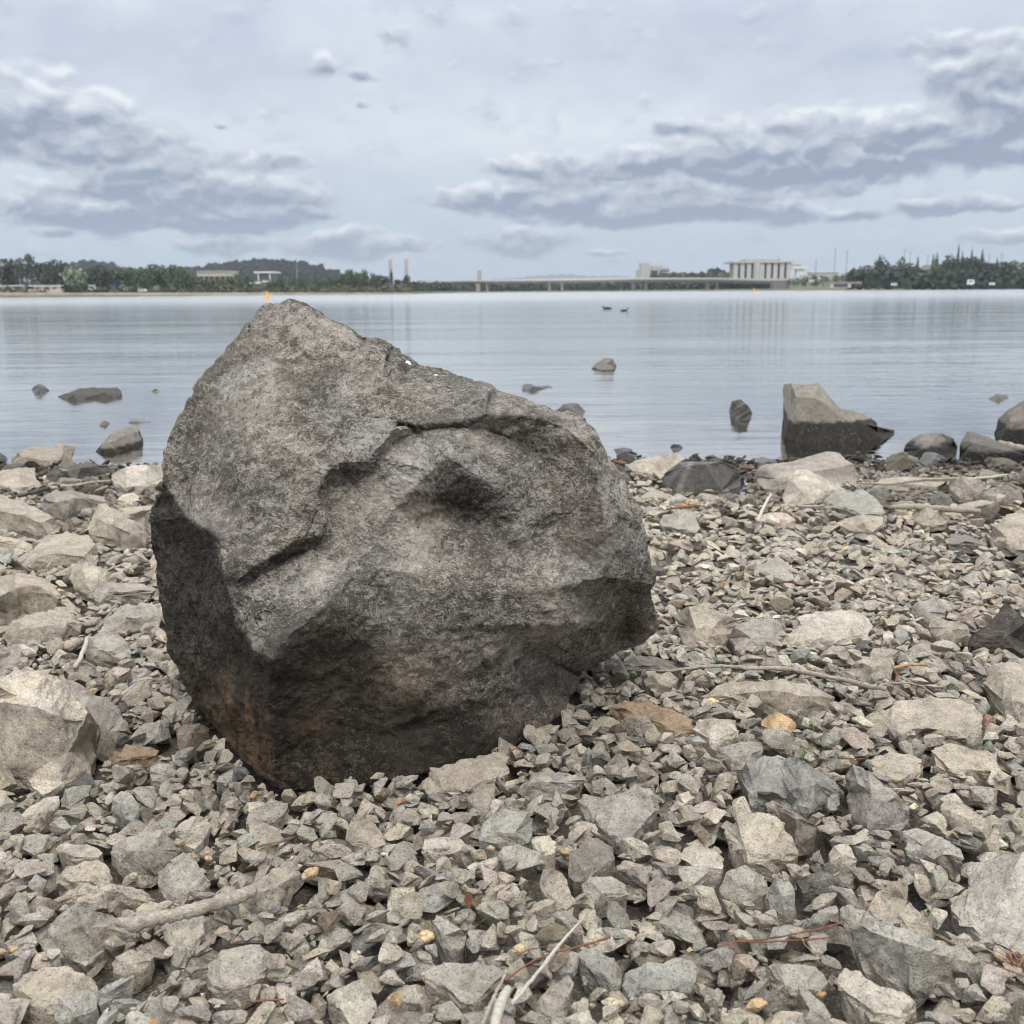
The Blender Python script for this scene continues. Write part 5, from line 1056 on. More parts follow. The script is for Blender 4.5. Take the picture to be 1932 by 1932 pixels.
stick('R', [(268, 165), (330, 155), (420, 145)], [5, 5, 4], REDTWIG, 'thin reddish-brown twig near the shore right of the boulder', 'twig', 'twig', lift=.04)
stick('S', [(395, 638), (440, 645)], [6, 6], REDTWIG, 'short red-brown twig by the black wet rock beside the boulder', 'twig', 'twig', lift=.06)
stick('S', [(870, 660), (925, 664)], [5, 4], REDTWIG, 'short red-brown twig between the big dark shore rock and the pinkish rock', 'twig', 'twig', lift=.07)
stick('S', [(1578, 492), (1588, 485), (1592, 474)], [3, 3, 2], DARKWOOD, 'tiny dark twig sticking up out of the water right of the step-shaped rock', 'twig', 'twig', lift=.0)
stick('T', [(570, 1405), (700, 1400), (820, 1375), (940, 1358), (1050, 1352)], [14, 16, 15, 12, 9], DRIFT, 'pale thin branch in front of the long dark slab at left', 'stick', 'stick', lift=.05)
stick('T', [(180, 1500), (300, 1470), (430, 1430), (560, 1400), (410, 1365)][:4], [14, 18, 20, 16], DARKWOOD, 'dark wet stick among the rocks at the left waterline', 'stick', 'stick', lift=.05)
stick('T', [(1330, 880), (1365, 960), (1385, 1040), (1405, 1115)], [10, 18, 16, 9], DARKWOOD, 'dark forked twig hanging over the wedge rock in the left shallows', 'forked_twig', 'twig', lift=.03,
      parts=[([(1365, 985), (1450, 1015), (1540, 1055)], 9, 'side_twig', DARKWOOD), ([(1360, 960), (1400, 965)], 5, 'side_twig', DARKWOOD)])
stick('C', [(815, 1600), (860, 1500), (905, 1400), (945, 1320), (955, 1275)], [14, 14, 12, 10, 6], DRIFT, 'dry grey stalk rising from the bottom edge beside the pale wood chip', 'dry_stalk', 'stalk', lift=.05)
stick('C', [(985, 1480), (1060, 1390), (1160, 1270), (1250, 1150), (1330, 1060), (1410, 970)], [15, 14, 12, 11, 9, 5], PALEWOOD, 'long straight pale stalk crossing the rusty stem in the foreground', 'dry_stalk', 'stalk', lift=.055)
stick('C', [(880, 1640), (905, 1530), (935, 1450), (970, 1385)], [30, 38, 40, 24], PALEWOOD, 'thick pale wood chip at the bottom edge', 'wood_chip', 'wood chip', lift=.04, wob=.05)
stick('C', [(950, 1345), (1020, 1290), (1110, 1230), (1220, 1185), (1330, 1160), (1440, 1130), (1550, 1095)], [6, 6, 6, 5, 5, 7, 9], REDTWIG, 'rusty brown curved needle stem across the centre foreground', 'needle_stem', 'stem', lift=.05, parts=[([(1020, 1200), (1080, 1170), (1170, 1150), (1290, 1155)], 4, 'needle', REDTWIG)])
stick('C', [(960, 60), (990, 30), (1040, 5)], [4, 4, 3], REDTWIG, 'thin brown twig leaning beside the boulder foot', 'twig', 'twig', lift=.03)
stick('Q', [(290, 1510), (310, 1480), (345, 1470), (450, 1465), (600, 1440), (760, 1410), (920, 1368)], [6, 7, 6, 6, 6, 5, 4], REDTWIG, 'long rusty double pine needle lying left of the long shard', 'pine_needle', 'pine needle', lift=.05,
      parts=[([(345, 1475), (480, 1475), (620, 1468), (760, 1458), (850, 1450)], 6, 'needle', REDTWIG), ([(690, 1470), (760, 1462), (870, 1447)], 5, 'needle', REDTWIG)])
stick('Q', [(665, 1420), (690, 1440), (710, 1490), (760, 1540), (820, 1575), (905, 1625)], [2.4] * 6, STRAW, 'thin straw-coloured grass stem draped over the rusty needle', 'dry_straw', 'straw', lift=.055)
stick('Q', [(920, 450), (980, 452), (1070, 456)], [3, 3, 2], REDTWIG, 'fine orange needle on the stones above the leaning block', 'pine_needle', 'pine needle', lift=.05)
stick('Q', [(1340, 478), (1440, 495), (1500, 525), (1590, 548)], [2.5] * 4, REDTWIG, 'fine curved brown needle right of the plate stone', 'pine_needle', 'pine needle', lift=.05)
stick('R', [(1320, 905), (1400, 888), (1480, 890)], [6, 8, 5], STRAW, 'dry orange-brown leaf blade above the end of the long branch', 'dry_leaf', 'leaf', lift=.06)
stick('R', [(1330, 980), (1345, 940), (1320, 900)], [5, 5, 4], REDTWIG, 'short rusty twig in the gap left of the dry leaf blade', 'twig', 'twig', lift=.05)
stick('R', [(1720, 603), (1760, 612), (1800, 625)], [4, 4, 3], STRAW, 'small orange twig left above the black rock', 'twig', 'twig', lift=.05)
stick('D', [(1430, 1270), (1520, 1262), (1620, 1258)], [6, 7, 5], REDTWIG, 'rusty twig under the edge of a foreground stone', 'twig', 'twig', lift=.035)
stick('L', [(975, 1180), (980, 1220), (975, 1265)], [4, 4, 3], REDTWIG, 'tiny rusty twig under the boulder left side', 'twig', 'twig', lift=.03)
# a dried frond in the lower right corner: many fine needles on one stem
d0 = surf(*P2('Q', [(1990, 1690)])[0], .05); fr = empty('dry_frond', tuple(d0)); rr = random.Random(5)
MB().tube([(0, 0, 0), (-.02, .01, .004), (-.05, .03, .006)], [.0012, .001, .0006], 6).build('stem', REDTWIG, fr)
for k in range(34):
    t = k / 34; b = Vector((-.05 * t + .03, .03 * t - .005, .004)); a = rr.uniform(.4, 2.9); L_ = rr.uniform(.02, .045)
    d = Vector((math.cos(a) * -.6, math.sin(a) * .8, rr.uniform(-.05, .45))).normalized() * L_
    MB().tube([b, b + d * .5 + Vector((0, 0, .002)), b + d], [.0009, .0007, .0003], 5).build('needle', REDTWIG if k % 3 else STRAW, fr)
tag(fr, 'tuft of dry orange-brown needles in the dark gap under the large edge slab', 'dry frond')
def tuft(zoom, x, y, hpx, n, label, m=GRASS, lean=.3, lift=.02, seed=1):
    (X, Y), = P2(zoom, [(x, y)]); k = ZM[zoom][2]; p = surf(X, Y, lift); h = hpx * k / FPX * p[1] * 1.15; r = random.Random(seed + int(x))
    root = empty('grass_tuft', tuple(p))
    for _ in range(n):
        a = r.uniform(0, 6.28); b = Vector((math.cos(a), math.sin(a), 0)) * r.uniform(0, .004); L_ = h * r.uniform(.6, 1.1)
        d = Vector((math.cos(a) * lean + r.uniform(-.2, .35), math.sin(a) * lean, 1)); wv = Vector((-math.sin(a), math.cos(a), 0)) * max(.0006, L_ * .045)
        mb = MB(); P_ = [b + d * L_ * t + Vector((math.cos(a), math.sin(a), -1)) * L_ * .22 * t * t for t in (0, .35, .7, 1)]
        for i in range(3):
            w0_, w1_ = (1, .9, .6, .08)[i], (1, .9, .6, .08)[i + 1]
            mb.quad(P_[i] - wv * w0_, P_[i] + wv * w0_, P_[i + 1] + wv * w1_, P_[i + 1] - wv * w1_)
        mb.build('blade', m, root)
    tag(root, label, 'grass')
tuft('Q', 1385, 1330, 75, 8, 'bright green grass tuft right of the pale triangle', seed=2)
tuft('D', 850, 640, 115, 3, 'thin green blades growing in the dark gap under the thick grey slab', lift=.0)
tuft('D', 690, 545, 50, 3, 'low bent green blades at the left end of the dark gap under the grey slab', lean=.9, lift=.0)
tuft('Q', 765, 300, 75, 4, 'small grass sprout right of the orange streaked rock')
tuft('Q', 700, 450, 70, 4, 'small grass sprout above the scooped rock')
tuft('Q', 1695, 405, 110, 4, 'thin grass sprout left of the right edge above the tan hump rock')
tuft('R', 135, 950, 110, 3, 'thin green blades at the right foot of the boulder')
tuft('R', 505, 885, 40, 16, 'mossy green patch under the long branch', lean=.8)
tuft('R', 415, 600, 30, 4, 'tiny grass sprout in the mid beach right of the boulder', lift=.03)
tuft('L', 8, 925, 50, 5, 'green sprout at the left edge beside the humped rock')
tuft('L', 555, 1110, 40, 3, 'tiny green sprout beside the short pale stick')
tuft('C', 665, 975, 90, 2, 'dark green single sprout in the centre foreground gravel')
tuft('D', 1340, 800, 40, 10, 'dark green weed under the thick driftwood upper end', lean=.8, lift=.0)
tuft('D', 1535, 1370, 60, 10, 'small green weed at the bottom edge left of centre', lean=.7)
tuft('C', 1580, 60, 50, 3, 'green sprout beside the dark squarish stone right of the boulder foot')
tuft('Q', 925, 590, 50, 3, 'green sprout above the leaning block left corner')
m_ = MB(); lf = P2('C', [(740, 905)])[0]; p = surf(*lf, .03)
m_.quad((-.004, 0, -.006), (.004, 0, -.004), (.006, .002, .010), (.003, .001, .018)); m_.quad((-.004, 0, -.006), (.003, .001, .018), (-.002, .001, .016), (-.006, .001, .006))
tag(m_.build('dry_leaf', REDTWIG, None, False, tuple(p)), 'small red-brown dead leaf standing between stones in the centre foreground', 'leaf')
# ------------------------------------------------------------------ the far shore
def foliage_material():
    m, t = mat('foliage'); pos = t.new('ShaderNodeNewGeometry').outputs['Position']
    oc = t.new('ShaderNodeObjectInfo').outputs['Color']; n = t.noise(pos, 0.35, 4, 0.7); n2 = t.noise(pos, 1.4, 2, 0.6)
    f = t.m('ADD', 0.35, t.m('ADD', t.m('MULTIPLY', n, 0.8), t.m('MULTIPLY', n2, 0.5)))
    k = t.vm('SCALE', oc); t.l.new(f, k.node.inputs['Scale']); t.l.new(k, t.bsdf.inputs['Base Color'])
    t.bsdf.inputs['Roughness'].default_value = 0.8; t.bsdf.inputs['Specular IOR Level'].default_value = 0.15
    return m
FOL = foliage_material()
BARK = plain('bark', (.11, .09, .07), .9, .2, .8)
LANDM = plain('far_bank', (.115, .125, .065), .95, .35, .05)
SAND = plain('pale_bank', (.30, .265, .20), .95, .2, .15)
CONC = plain('concrete', (.40, .37, .335), .85, .06, .3)
DCONC = plain('shade_dark_concrete', (.20, .18, .165), .85, .08, .3)  # bridge piers: under-deck shade put into the colour; elsewhere plain dark concrete
PGREY = plain('pale_grey_stone', (.54, .52, .49), .8, .04, .3)
BROWNG = plain('taupe_glass', (.14, .125, .115), .5, .1, .5)  # taupe window panes of the cream building
WHITE = plain('white_paint', (.74, .74, .73), .5, .03, .5)
CREAM = plain('cream_wall', (.50, .46, .41), .8, .06, .3)
DARKG = plain('dark_glass', (.045, .05, .058), .25, .1, .5, .5)
BLUEP = plain('blue_roof', (.04, .085, .26), .5, .08, .5)
REDP = plain('red_band', (.35, .09, .06), .6, .1, .5)
YEL = plain('buoy_yellow', (.75, .37, .045), .5, .06, 4)
STEEL = plain('steel', (.33, .34, .35), .5, .05, 1)
HILLM = plain('far_hill', (.055, .075, .075), 1.0, .25, .004)
def at(x, Y, y=None, z=None):
    """a point at distance Y behind picture column x; its height from picture row y, or z"""
    d = ray(x, y if y is not None else 549); k = Y / d[1]
    p = CAM + d * k
    if z is not None: p[2] = z
    return p
def zof(x, y, Y): return float(at(x, Y, y)[2])
def mpp(Y): return Y * 1.0 / FPX
BANK = 0.5
# land behind the lake: one sheet from the bank to beyond the hills
DL = lambda x: np.interp(x, [-2500, -260, -60, -20, 30, 120, 330, 2500], [520, 520, 540, 1150, 1150, 830, 560, 560])
xs = np.concatenate([[-9000, -2000, -700], np.linspace(-330, 380, 150), [700, 2000, 9000]])
def landz(X, Y): return np.where(Y < 0, 0, 0)
V, F = [], []
rows = [(-3, -.8), (0, .35), (3, .8), (25, 1.2), (120, 1.3), (600, 1.5), (3000, 2.5), (11000, 4)]
for (dy, z) in rows:
    for x in xs: V.append((x, DL(x) + dy + 1.2 * math.sin(x * .05) + .8 * math.sin(x * .21), z))
nx = len(xs)
for r in range(len(rows) - 1):
    for i in range(nx - 1): F.append((r * nx + i, r * nx + i + 1, (r + 1) * nx + i + 1, (r + 1) * nx + i))
tag(link('far_ground', mesh_data('far_ground', np.array(V), np.array(F), LANDM, True)), kind='structure')
def hill(name, prof, Y, depth, m, zbase=0, label=None):
    xs_ = np.linspace(prof[0][0], prof[-1][0], 110); tops = np.interp(xs_, [p[0] for p in prof], [p[1] for p in prof]); V, F = [], []; sh = [0, .3, .6, .85, 1, .8, .3, 0]
    for i, s in enumerate(sh):
        for x, t in zip(xs_, tops):
            Yy = Y + depth * (i / (len(sh) - 1) - .5); zt = max(zof(x, t, Y), zbase)
            X = at(x, Y, 549)[0]; n = 1 + .05 * math.sin(x * .3 + i) + .03 * math.sin(x * .9 + 2 * i)
            V.append((X, Yy, zbase - 1 + (zt - zbase + 1) * s * n))
    n = len(xs_)
    for i in range(len(sh) - 1):
        for j in range(n - 1): F.append((i * n + j, i * n + j + 1, (i + 1) * n + j + 1, (i + 1) * n + j))
    return tag(link(name, mesh_data(name, np.array(V), np.array(F), m, True)), kind='structure')
hill('distant_hills', [(760, 552), (850, 536), (930, 527), (985, 522), (1010, 519), (1040, 519), (1075, 517.5), (1110, 520), (1150, 519), (1190, 522), (1240, 530), (1300, 531), (1330, 528), (1360, 522), (1385, 521), (1420, 528), (1500, 536), (1560, 540)], 9500, 2500, HILLM)
hill('wooded_hill', [(90, 545), (130, 503), (165, 494), (200, 498), (260, 512), (330, 510), (390, 503), (430, 497), (470, 495), (510, 492), (545, 495), (580, 500), (615, 510), (650, 520), (700, 531), (760, 540)], 1700, 500, plain('hill_woods', (.040, .050, .040), 1, .35, .02), 0)
hill('low_ridge', [(700, 545), (780, 530), (900, 531), (980, 531), (1060, 534), (1200, 533), (1300, 528), (1400, 531), (1480, 532), (1560, 527), (1640, 520), (1720, 506), (1800, 495), (1900, 494), (2000, 494), (2100, 505)], 1500, 300, plain('ridge_green', (.10, .115, .05), 1, .3, .01), 0)

# tree shapes
def crown_mesh(kind, seed):
    r = np.random.default_rng(seed); V, F = [], []
    n = {'round': 420, 'pine': 420, 'poplar': 300, 'willow': 460, 'open': 170, 'bush': 260}[kind]
    cl = r.normal(size=(14, 3)); cl /= np.linalg.norm(cl, axis=1)[:, None]; cl *= r.uniform(.35, .8, (14, 1))
    for k in range(n):
        c = cl[r.integers(0, 14)]; p = c + r.normal(0, .21, 3)
        q = np.linalg.norm(p)
        if q > 1.02: p = p / q * r.uniform(.85, 1.02)
        if kind == 'poplar': t = (p[2] + 1) / 2; w_ = math.sin(min(1, max(0.02, t * 1.05)) * math.pi) ** .7; p[0] *= w_; p[1] *= w_
        if kind == 'pine': t = (p[2] + 1) / 2; w_ = 1.15 - .75 * t; p[0] *= w_; p[1] *= w_
        if kind == 'willow': p[2] = p[2] * (1 - .15 * (p[0] ** 2 + p[1] ** 2))
        s = r.uniform(.07, .16) * (1.25 if kind == 'open' else 1); a = r.normal(size=3); a /= np.linalg.norm(a); b = np.cross(a, r.normal(size=3)); b /= np.linalg.norm(b)
        if kind == 'willow': a = a * .6 + np.array([0, 0, .9]); 
        i = len(V); V += [p - a * s, p + b * s * .8, p + a * s, p - b * s * .8]; F += [(i, i + 1, i + 2), (i, i + 2, i + 3)]
    return mesh_data('crown', np.array(V), np.array(F), FOL)
CRN = {k: [crown_mesh(k, 50 + 7 * i + len(k)) for i in range(3)] for k in ('round', 'pine', 'poplar', 'willow', 'open', 'bush')}
_t = MB().tube([(0, 0, 0), (.02, 0, .5), (0, .01, 1)], [.5, .38, .16], 7, .1); _t.tube([(0, 0, .45), (.9, .3, .8), (1.6, .5, 1.0)], [.22, .14, .05], 5); _t.tube([(0, 0, .55), (-.9, -.2, .85), (-1.5, -.3, 1.02)], [.2, .13, .05], 5)
TRK = bpy.data.meshes.new('trunk'); TRK.from_pydata(_t.v, [], _t.f); TRK.materials.append(BARK)
GC = dict(dark=(.064, .078, .056), mid=(.090, .120, .062), pale=(.25, .29, .20), olive=(.13, .14, .062), pop=(.11, .14, .085), brown=(.17, .14, .09))
def tree(x, top, w_, kind, colr, label, group=None, Y=None, base=None, cb=.25, name='tree'):
    Y = Y or (DL(at(x, 600)[0]) + 22); rr = random.Random(int(x * 10)); Y += rr.uniform(-8, 14)
    zb = 1.6 if base is None else max(.6, zof(x, base, Y)); zt = zof(x, top, Y); hgt_ = max(1.0, zt - zb); p = at(x, Y, z=zb)
    root = empty(name, tuple(p)); hw = w_ / 2 * mpp(Y)
    tr = link('trunk', TRK, root); tr.scale = (max(.25, hw * .09), max(.25, hw * .09), hgt_ * (cb + .35)); tr.location.z = -.3
    cr = link('crown', CRN[kind][rr.randrange(3)], root); h = hgt_ * (1 - cb) / 2; cr.scale = (hw, hw, h * 1.02); cr.location.z = hgt_ * cb + h; cr.rotation_euler.z = rr.uniform(0, 6)
    v = rr.uniform(.88, 1.14); c = GC[colr]; cr.color = (c[0] * v, c[1] * v, c[2] * v, 1)
    tag(root, label, 'bush' if name == 'bush' else 'tree', group); return root
GL, GM_, GR_ = 'trees along the left far shore', 'trees by the left end of the bridge', 'trees along the right far shore'
for x, t, w_, c in [(5, 508, 40, 'mid'), (12, 489, 44, 'dark'), (30, 491, 34, 'dark'), (44, 487, 22, 'dark'), (80, 494, 30, 'dark'), (95, 492, 26, 'dark'), (107, 490, 26, 'dark'), (118, 494, 26, 'dark'), (130, 497, 30, 'dark'), (172, 505, 34, 'dark'), (190, 500, 34, 'dark'), (203, 506, 28, 'dark'), (-25, 488, 46, 'dark'), (-60, 492, 50, 'dark')]:
    tree(x, t, w_ * 1.25, 'round', c, 'dark tall tree in the dense row on the left far shore', GL, cb=.12)
tree(62, 477, 28, 'round', 'dark', 'tallest dark tree on the left far shore, rounded top above the row', GL, cb=.1)
tree(140, 504, 64, 'willow', 'pale', 'large pale grey-green dome-shaped tree on the left far shore', GL, cb=.06, base=549)
tree(99, 511, 30, 'round', 'mid', 'rounded mid-green tree left of the pale dome-shaped tree', GL, cb=.1)
tree(22, 514, 30, 'round', 'mid', 'green tree in front of the dark row near the left edge', GL, cb=.1)
tree(50, 525, 28, 'bush', 'brown', 'small brownish bush on the left far shore wall', None, name='bush', cb=.05, base=548)
for x, t, w_ in [(222, 506, 44), (245, 503, 44), (268, 506, 40), (292, 499, 44), (312, 502, 36), (330, 498, 40), (345, 503, 30), (352, 509, 24)]:
    tree(x, t, w_, 'round', 'mid', 'broad green tree between the blue kiosk and cream building', GL, cb=.1)
for x, t, w_, c in [(234, 537, 22, 'olive'), (284, 532, 20, 'olive'), (304, 530, 26, 'brown'), (330, 537, 26, 'dark'), (356, 538, 24, 'mid'), (390, 527, 28, 'mid'), (410, 535, 30, 'olive'), (438, 533, 24, 'olive'), (455, 512, 34, 'mid'), (474, 519, 26, 'mid'), (512, 524, 24, 'mid'), (535, 534, 34, 'mid'), (560, 538, 24, 'dark')]:
    tree(x, t, w_, 'bush', c, 'small bushy tree scattered along the left far shore', 'small trees on the left far shore', cb=.06, base=548)
for x, t, w_, c in [(380, 525, 30, 'mid'), (398, 524, 26, 'olive'), (420, 525, 30, 'mid'), (436, 523, 24, 'mid'), (490, 529, 26, 'mid'), (503, 533, 24, 'olive'), (522, 528, 22, 'mid'), (530, 520, 22, 'mid'), (360, 520, 30, 'mid'), (372, 522, 22, 'dark'), (575, 530, 30, 'mid'), (604, 526, 30, 'mid'), (632, 521, 28, 'mid'), (648, 517, 22, 'mid')]:
    tree(x, t, w_, 'round', c, 'leafy tree standing before the buildings under the wooded hill', 'trees before the far left buildings', cb=.05)
for x, t, w_, c in [(238, 540, 16, 'pale'), (252, 542, 14, 'olive'), (296, 538, 14, 'pale'), (318, 541, 18, 'brown'), (345, 543, 16, 'olive'), (372, 542, 18, 'brown'), (420, 543, 18, 'pale'), (448, 543, 14, 'brown'), (520, 543, 16, 'brown'), (552, 544, 16, 'pale'), (610, 544, 16, 'brown'), (668, 543, 18, 'brown'), (700, 544, 14, 'olive')]:
    tree(x, t, w_, 'bush', c, 'low pale shrub on the left far bank', 'low shrubs on the left far bank', name='bush', cb=.02, Y=528, base=550)
for i, x in enumerate(range(548, 650, 8)):
    t = 514 + (i % 3) * 3 + max(0, (x - 600)) * .12; tree(x, t, 9, 'poplar', 'pop', 'slim pale poplar in the row below the wooded hill', 'poplar row below the wooded hill', cb=.05)
for x, t, w_, k, c in [(660, 507, 28, 'round', 'mid'), (672, 514, 22, 'round', 'mid'), (688, 508, 24, 'round', 'mid'), (704, 515, 22, 'round', 'mid'), (715, 518, 26, 'round', 'dark'), (728, 521, 24, 'round', 'dark'), (752, 527, 26, 'round', 'dark'), (640, 527, 24, 'round', 'dark'), (622, 530, 26, 'round', 'dark'), (782, 533, 22, 'bush', 'dark'), (800, 539, 24, 'bush', 'olive'), (690, 532, 40, 'bush', 'dark'), (600, 533, 30, 'bush', 'dark')]:
    tree(x, t, w_, k, c, 'bushy green tree near the left end of the bridge', GM_, cb=.08)
tree(739, 505, 9, 'poplar', 'dark', 'narrow dark conifer in front of the left pale tower', GM_, cb=.04)
tree(769, 519, 28, 'pine', 'dark', 'dark conical tree at the foot of the right pale tower', GM_, cb=.05)
# right shore
for x, t, w_, c in [(1497, 523, 26, 'olive'), (1515, 519, 26, 'olive'), (1534, 517, 26, 'olive'), (1553, 519, 28, 'mid'), (1572, 517, 26, 'olive'), (1590, 516, 24, 'olive'), (1538, 528, 18, 'mid')]:
    tree(x, t, w_, 'bush', c, 'low olive-green tree right of the columned building', 'low trees right of the columned building', cb=.05, base=541)
for x, t, w_, k in [(1608, 510, 30, 'round'), (1622, 504, 30, 'round'), (1636, 501, 32, 'round'), (1652, 494, 34, 'round'), (1668, 493, 34, 'round'), (1684, 501, 30, 'round'), (1697, 487, 26, 'round'), (1711, 496, 30, 'round'), (1725, 500, 26, 'round'), (1783, 489, 40, 'round'), (1800, 487, 34, 'round'), (1818, 486, 34, 'round'), (1833, 483, 38, 'round'), (1850, 490, 34, 'round'), (1868, 495, 30, 'round'), (1890, 494, 34, 'round'), (1908, 493, 34, 'round'), (1928, 497, 30, 'round'), (1950, 492, 36, 'round'), (1980, 494, 40, 'round')]:
    tree(x, t, w_, k, 'dark', 'dark dense tree in the wood behind the right far shore', GR_, Y=640, cb=.05)
tree(1658, 482, 22, 'open', 'dark', 'open-crowned tree with sky showing through above the dark wood at right', GR_, Y=650, cb=.3)
tree(1664, 503, 46, 'willow', 'pale', 'domed pale-green willow in front of the dark wood at right', GR_, cb=.05, base=544)
tree(1780, 503, 36, 'willow', 'pale', 'pale green rounded tree among the poplars at right', GR_, cb=.05, base=544)
tree(1788, 479, 22, 'open', 'dark', 'small round treetop standing above the dark wood between two poplar groups', GR_, Y=645, cb=.5)
for x, t, w_, c in [(1727, 481, 9, 'pop'), (1757, 474, 10, 'pop'), (1763, 471, 10, 'pop'), (1802, 459, 9, 'pop'), (1810, 468, 8, 'pop'), (1828, 467, 8, 'pop'), (1847, 465, 11, 'pop'), (1876, 486, 11, 'pop')]:
    tree(x, t, w_, 'poplar', c, 'tall slender poplar spire rising above the trees at right', 'poplar spires at right', cb=.03)
for x, t, w_, c in [(1694, 510, 20, 'pop'), (1708, 512, 20, 'dark'), (1722, 506, 22, 'mid'), (1735, 510, 22, 'pop'), (1750, 508, 22, 'mid'), (1762, 500, 24, 'pop'), (1798, 500, 24, 'pop'), (1812, 497, 26, 'pop'), (1842, 495, 20, 'pop'), (1858, 503, 22, 'pop'), (1874, 500, 20, 'mid'), (1888, 506, 20, 'pop'), (1902, 503, 20, 'mid'), (1915, 507, 22, 'pop'), (1930, 502, 22, 'pop'), (1948, 505, 24, 'mid')]:
    tree(x, t, w_, 'poplar' if w_ < 23 else 'round', c, 'grey-green leafy tree in the front row of the right far shore', 'front row trees on the right far shore', cb=.06, base=545)
# masses nobody would count
def mass(name, segs, Yd, colr, label, n=2600, s=1.5, kind='stuff', slope=None):
    r = np.random.default_rng(len(name)); V, F = [], []
    for _ in range(n):
        k = r.integers(0, len(segs)); x0, x1, t, b = segs[k]; x = r.uniform(x0, x1); Y = (Yd or DL(at(x, 600)[0]) + 40) + r.uniform(-1, 1) * 14
        yy = t + (b - t) * r.random() ** .8 + 1.6 * math.sin(x * .35) + 1.2 * math.sin(x * .9)
        if slope:
            tp = np.interp(x, *slope); fr_ = (549 - yy) / max(1, 549 - tp); Y = 1442 + 293 * float(np.interp(fr_, [0, .3, .6, .85, 1], [0, .25, .5, .75, 1])) + r.uniform(-6, 2)
        p = at(x, Y, yy); p[2] = max(p[2], .5); a = r.normal(size=3); a /= np.linalg.norm(a); c = np.cross(a, r.normal(size=3)); c /= np.linalg.norm(c); q = s * r.uniform(.6, 1.3) * Y / 1000
        i = len(V); V += [p - a * q, p + c * q, p + a * q, p - c * q]; F += [(i, i + 1, i + 2), (i, i + 2, i + 3)]
    o = link(name, mesh_data(name, np.array(V), np.array(F), FOL)); o.color = (*colr, 1); tag(o, label, kind=kind)
mass('far_wood', [(780, 900, 537, 549), (900, 1060, 535.5, 549), (1060, 1260, 534, 548), (1260, 1480, 535, 547)], None, (.050, .066, .044), 'far green wood seen under the bridge', 5200, 3.0)
mass('bridge_shrubbery', [(1260, 1330, 519, 528), (1330, 1400, 519, 528), (1230, 1300, 521, 528), (1400, 1480, 522, 532)], 1230, (.105, .120, .048), 'olive green treetops behind the bridge deck', 2200, 3.2)
mass('dark_treetops', [(1337, 1346, 512, 524), (1342, 1358, 510, 522), (1354, 1368, 515, 524)], 1240, (.045, .055, .036), 'dark rounded treetops above the bridge left of the columned building', 500, 3.0)
mass('hill_forest', [(a, b, t + dt, t + dt + 13) for dt in (-1, 0, 10, 22) for a, b, t in ((110, 150, 501), (150, 180, 495), (180, 215, 499), (215, 340, 509), (330, 390, 507), (390, 430, 500), (430, 470, 496), (470, 545, 493), (545, 580, 497), (580, 610, 504), (610, 640, 512), (640, 690, 521))], 1690, (.038, .048, .040), 'dark forest covering the hill behind the left far shore', 12000, 2.6, slope=([130, 165, 200, 260, 330, 390, 430, 470, 510, 545, 580, 615, 650, 700], [503, 494, 498, 512, 510, 503, 497, 495, 492, 495, 500, 510, 520, 531]))
mass('wood_beyond', [(-900, -70, 496, 548), (-900, -70, 520, 550), (1995, 2900, 494, 543), (1995, 2900, 515, 545)], 640, (.06, .075, .05), 'far shore woods running on along the lake', 9000, 4.2)
mass('shore_undergrowth', [(0, 780, 539, 549), (0, 780, 543, 550)], 545, (.085, .085, .050), 'low undergrowth along the left far bank', 2600, 2.0)
mass('wood_floor_shrubs', [(1600, 1990, 512, 541)], 600, (.055, .068, .050), 'shadowy undergrowth between the trees of the right far wood', 4200, 3.2)
# bank strips
def strip(name, x0, x1, Ya, y0, y1, m, label=None, thick=.6):
    n = 40; V, F = [], []
    for i in range(n + 1):
        x = x0 + (x1 - x0) * i / n; Y = DL(at(x, 600)[0]) if Ya is None else Ya; a = at(x, Y, y0); b = at(x, Y, y1)
        z0, z1 = max(-.3, min(a[2], b[2])), max(a[2], b[2]); X = a[0]
        V += [(X, Y, z0), (X, Y, z1), (X, Y + thick, z1), (X, Y + thick, z0)]
    for i in range(n):
        b = 4 * i
        for k in range(3): F.append((b + k, b + 4 + k, b + 5 + k, b + 1 + k))
    F += [(0, 1, 2, 3), (4 * n + 3, 4 * n + 2, 4 * n + 1, 4 * n)]
    return link(name, mesh_data(name, np.array(V), np.array(F), m))
tag(strip('lake_wall', -60, 780, 516, 557, 552, SAND), 'long low pale retaining wall at the waterline of the left far shore', 'wall')
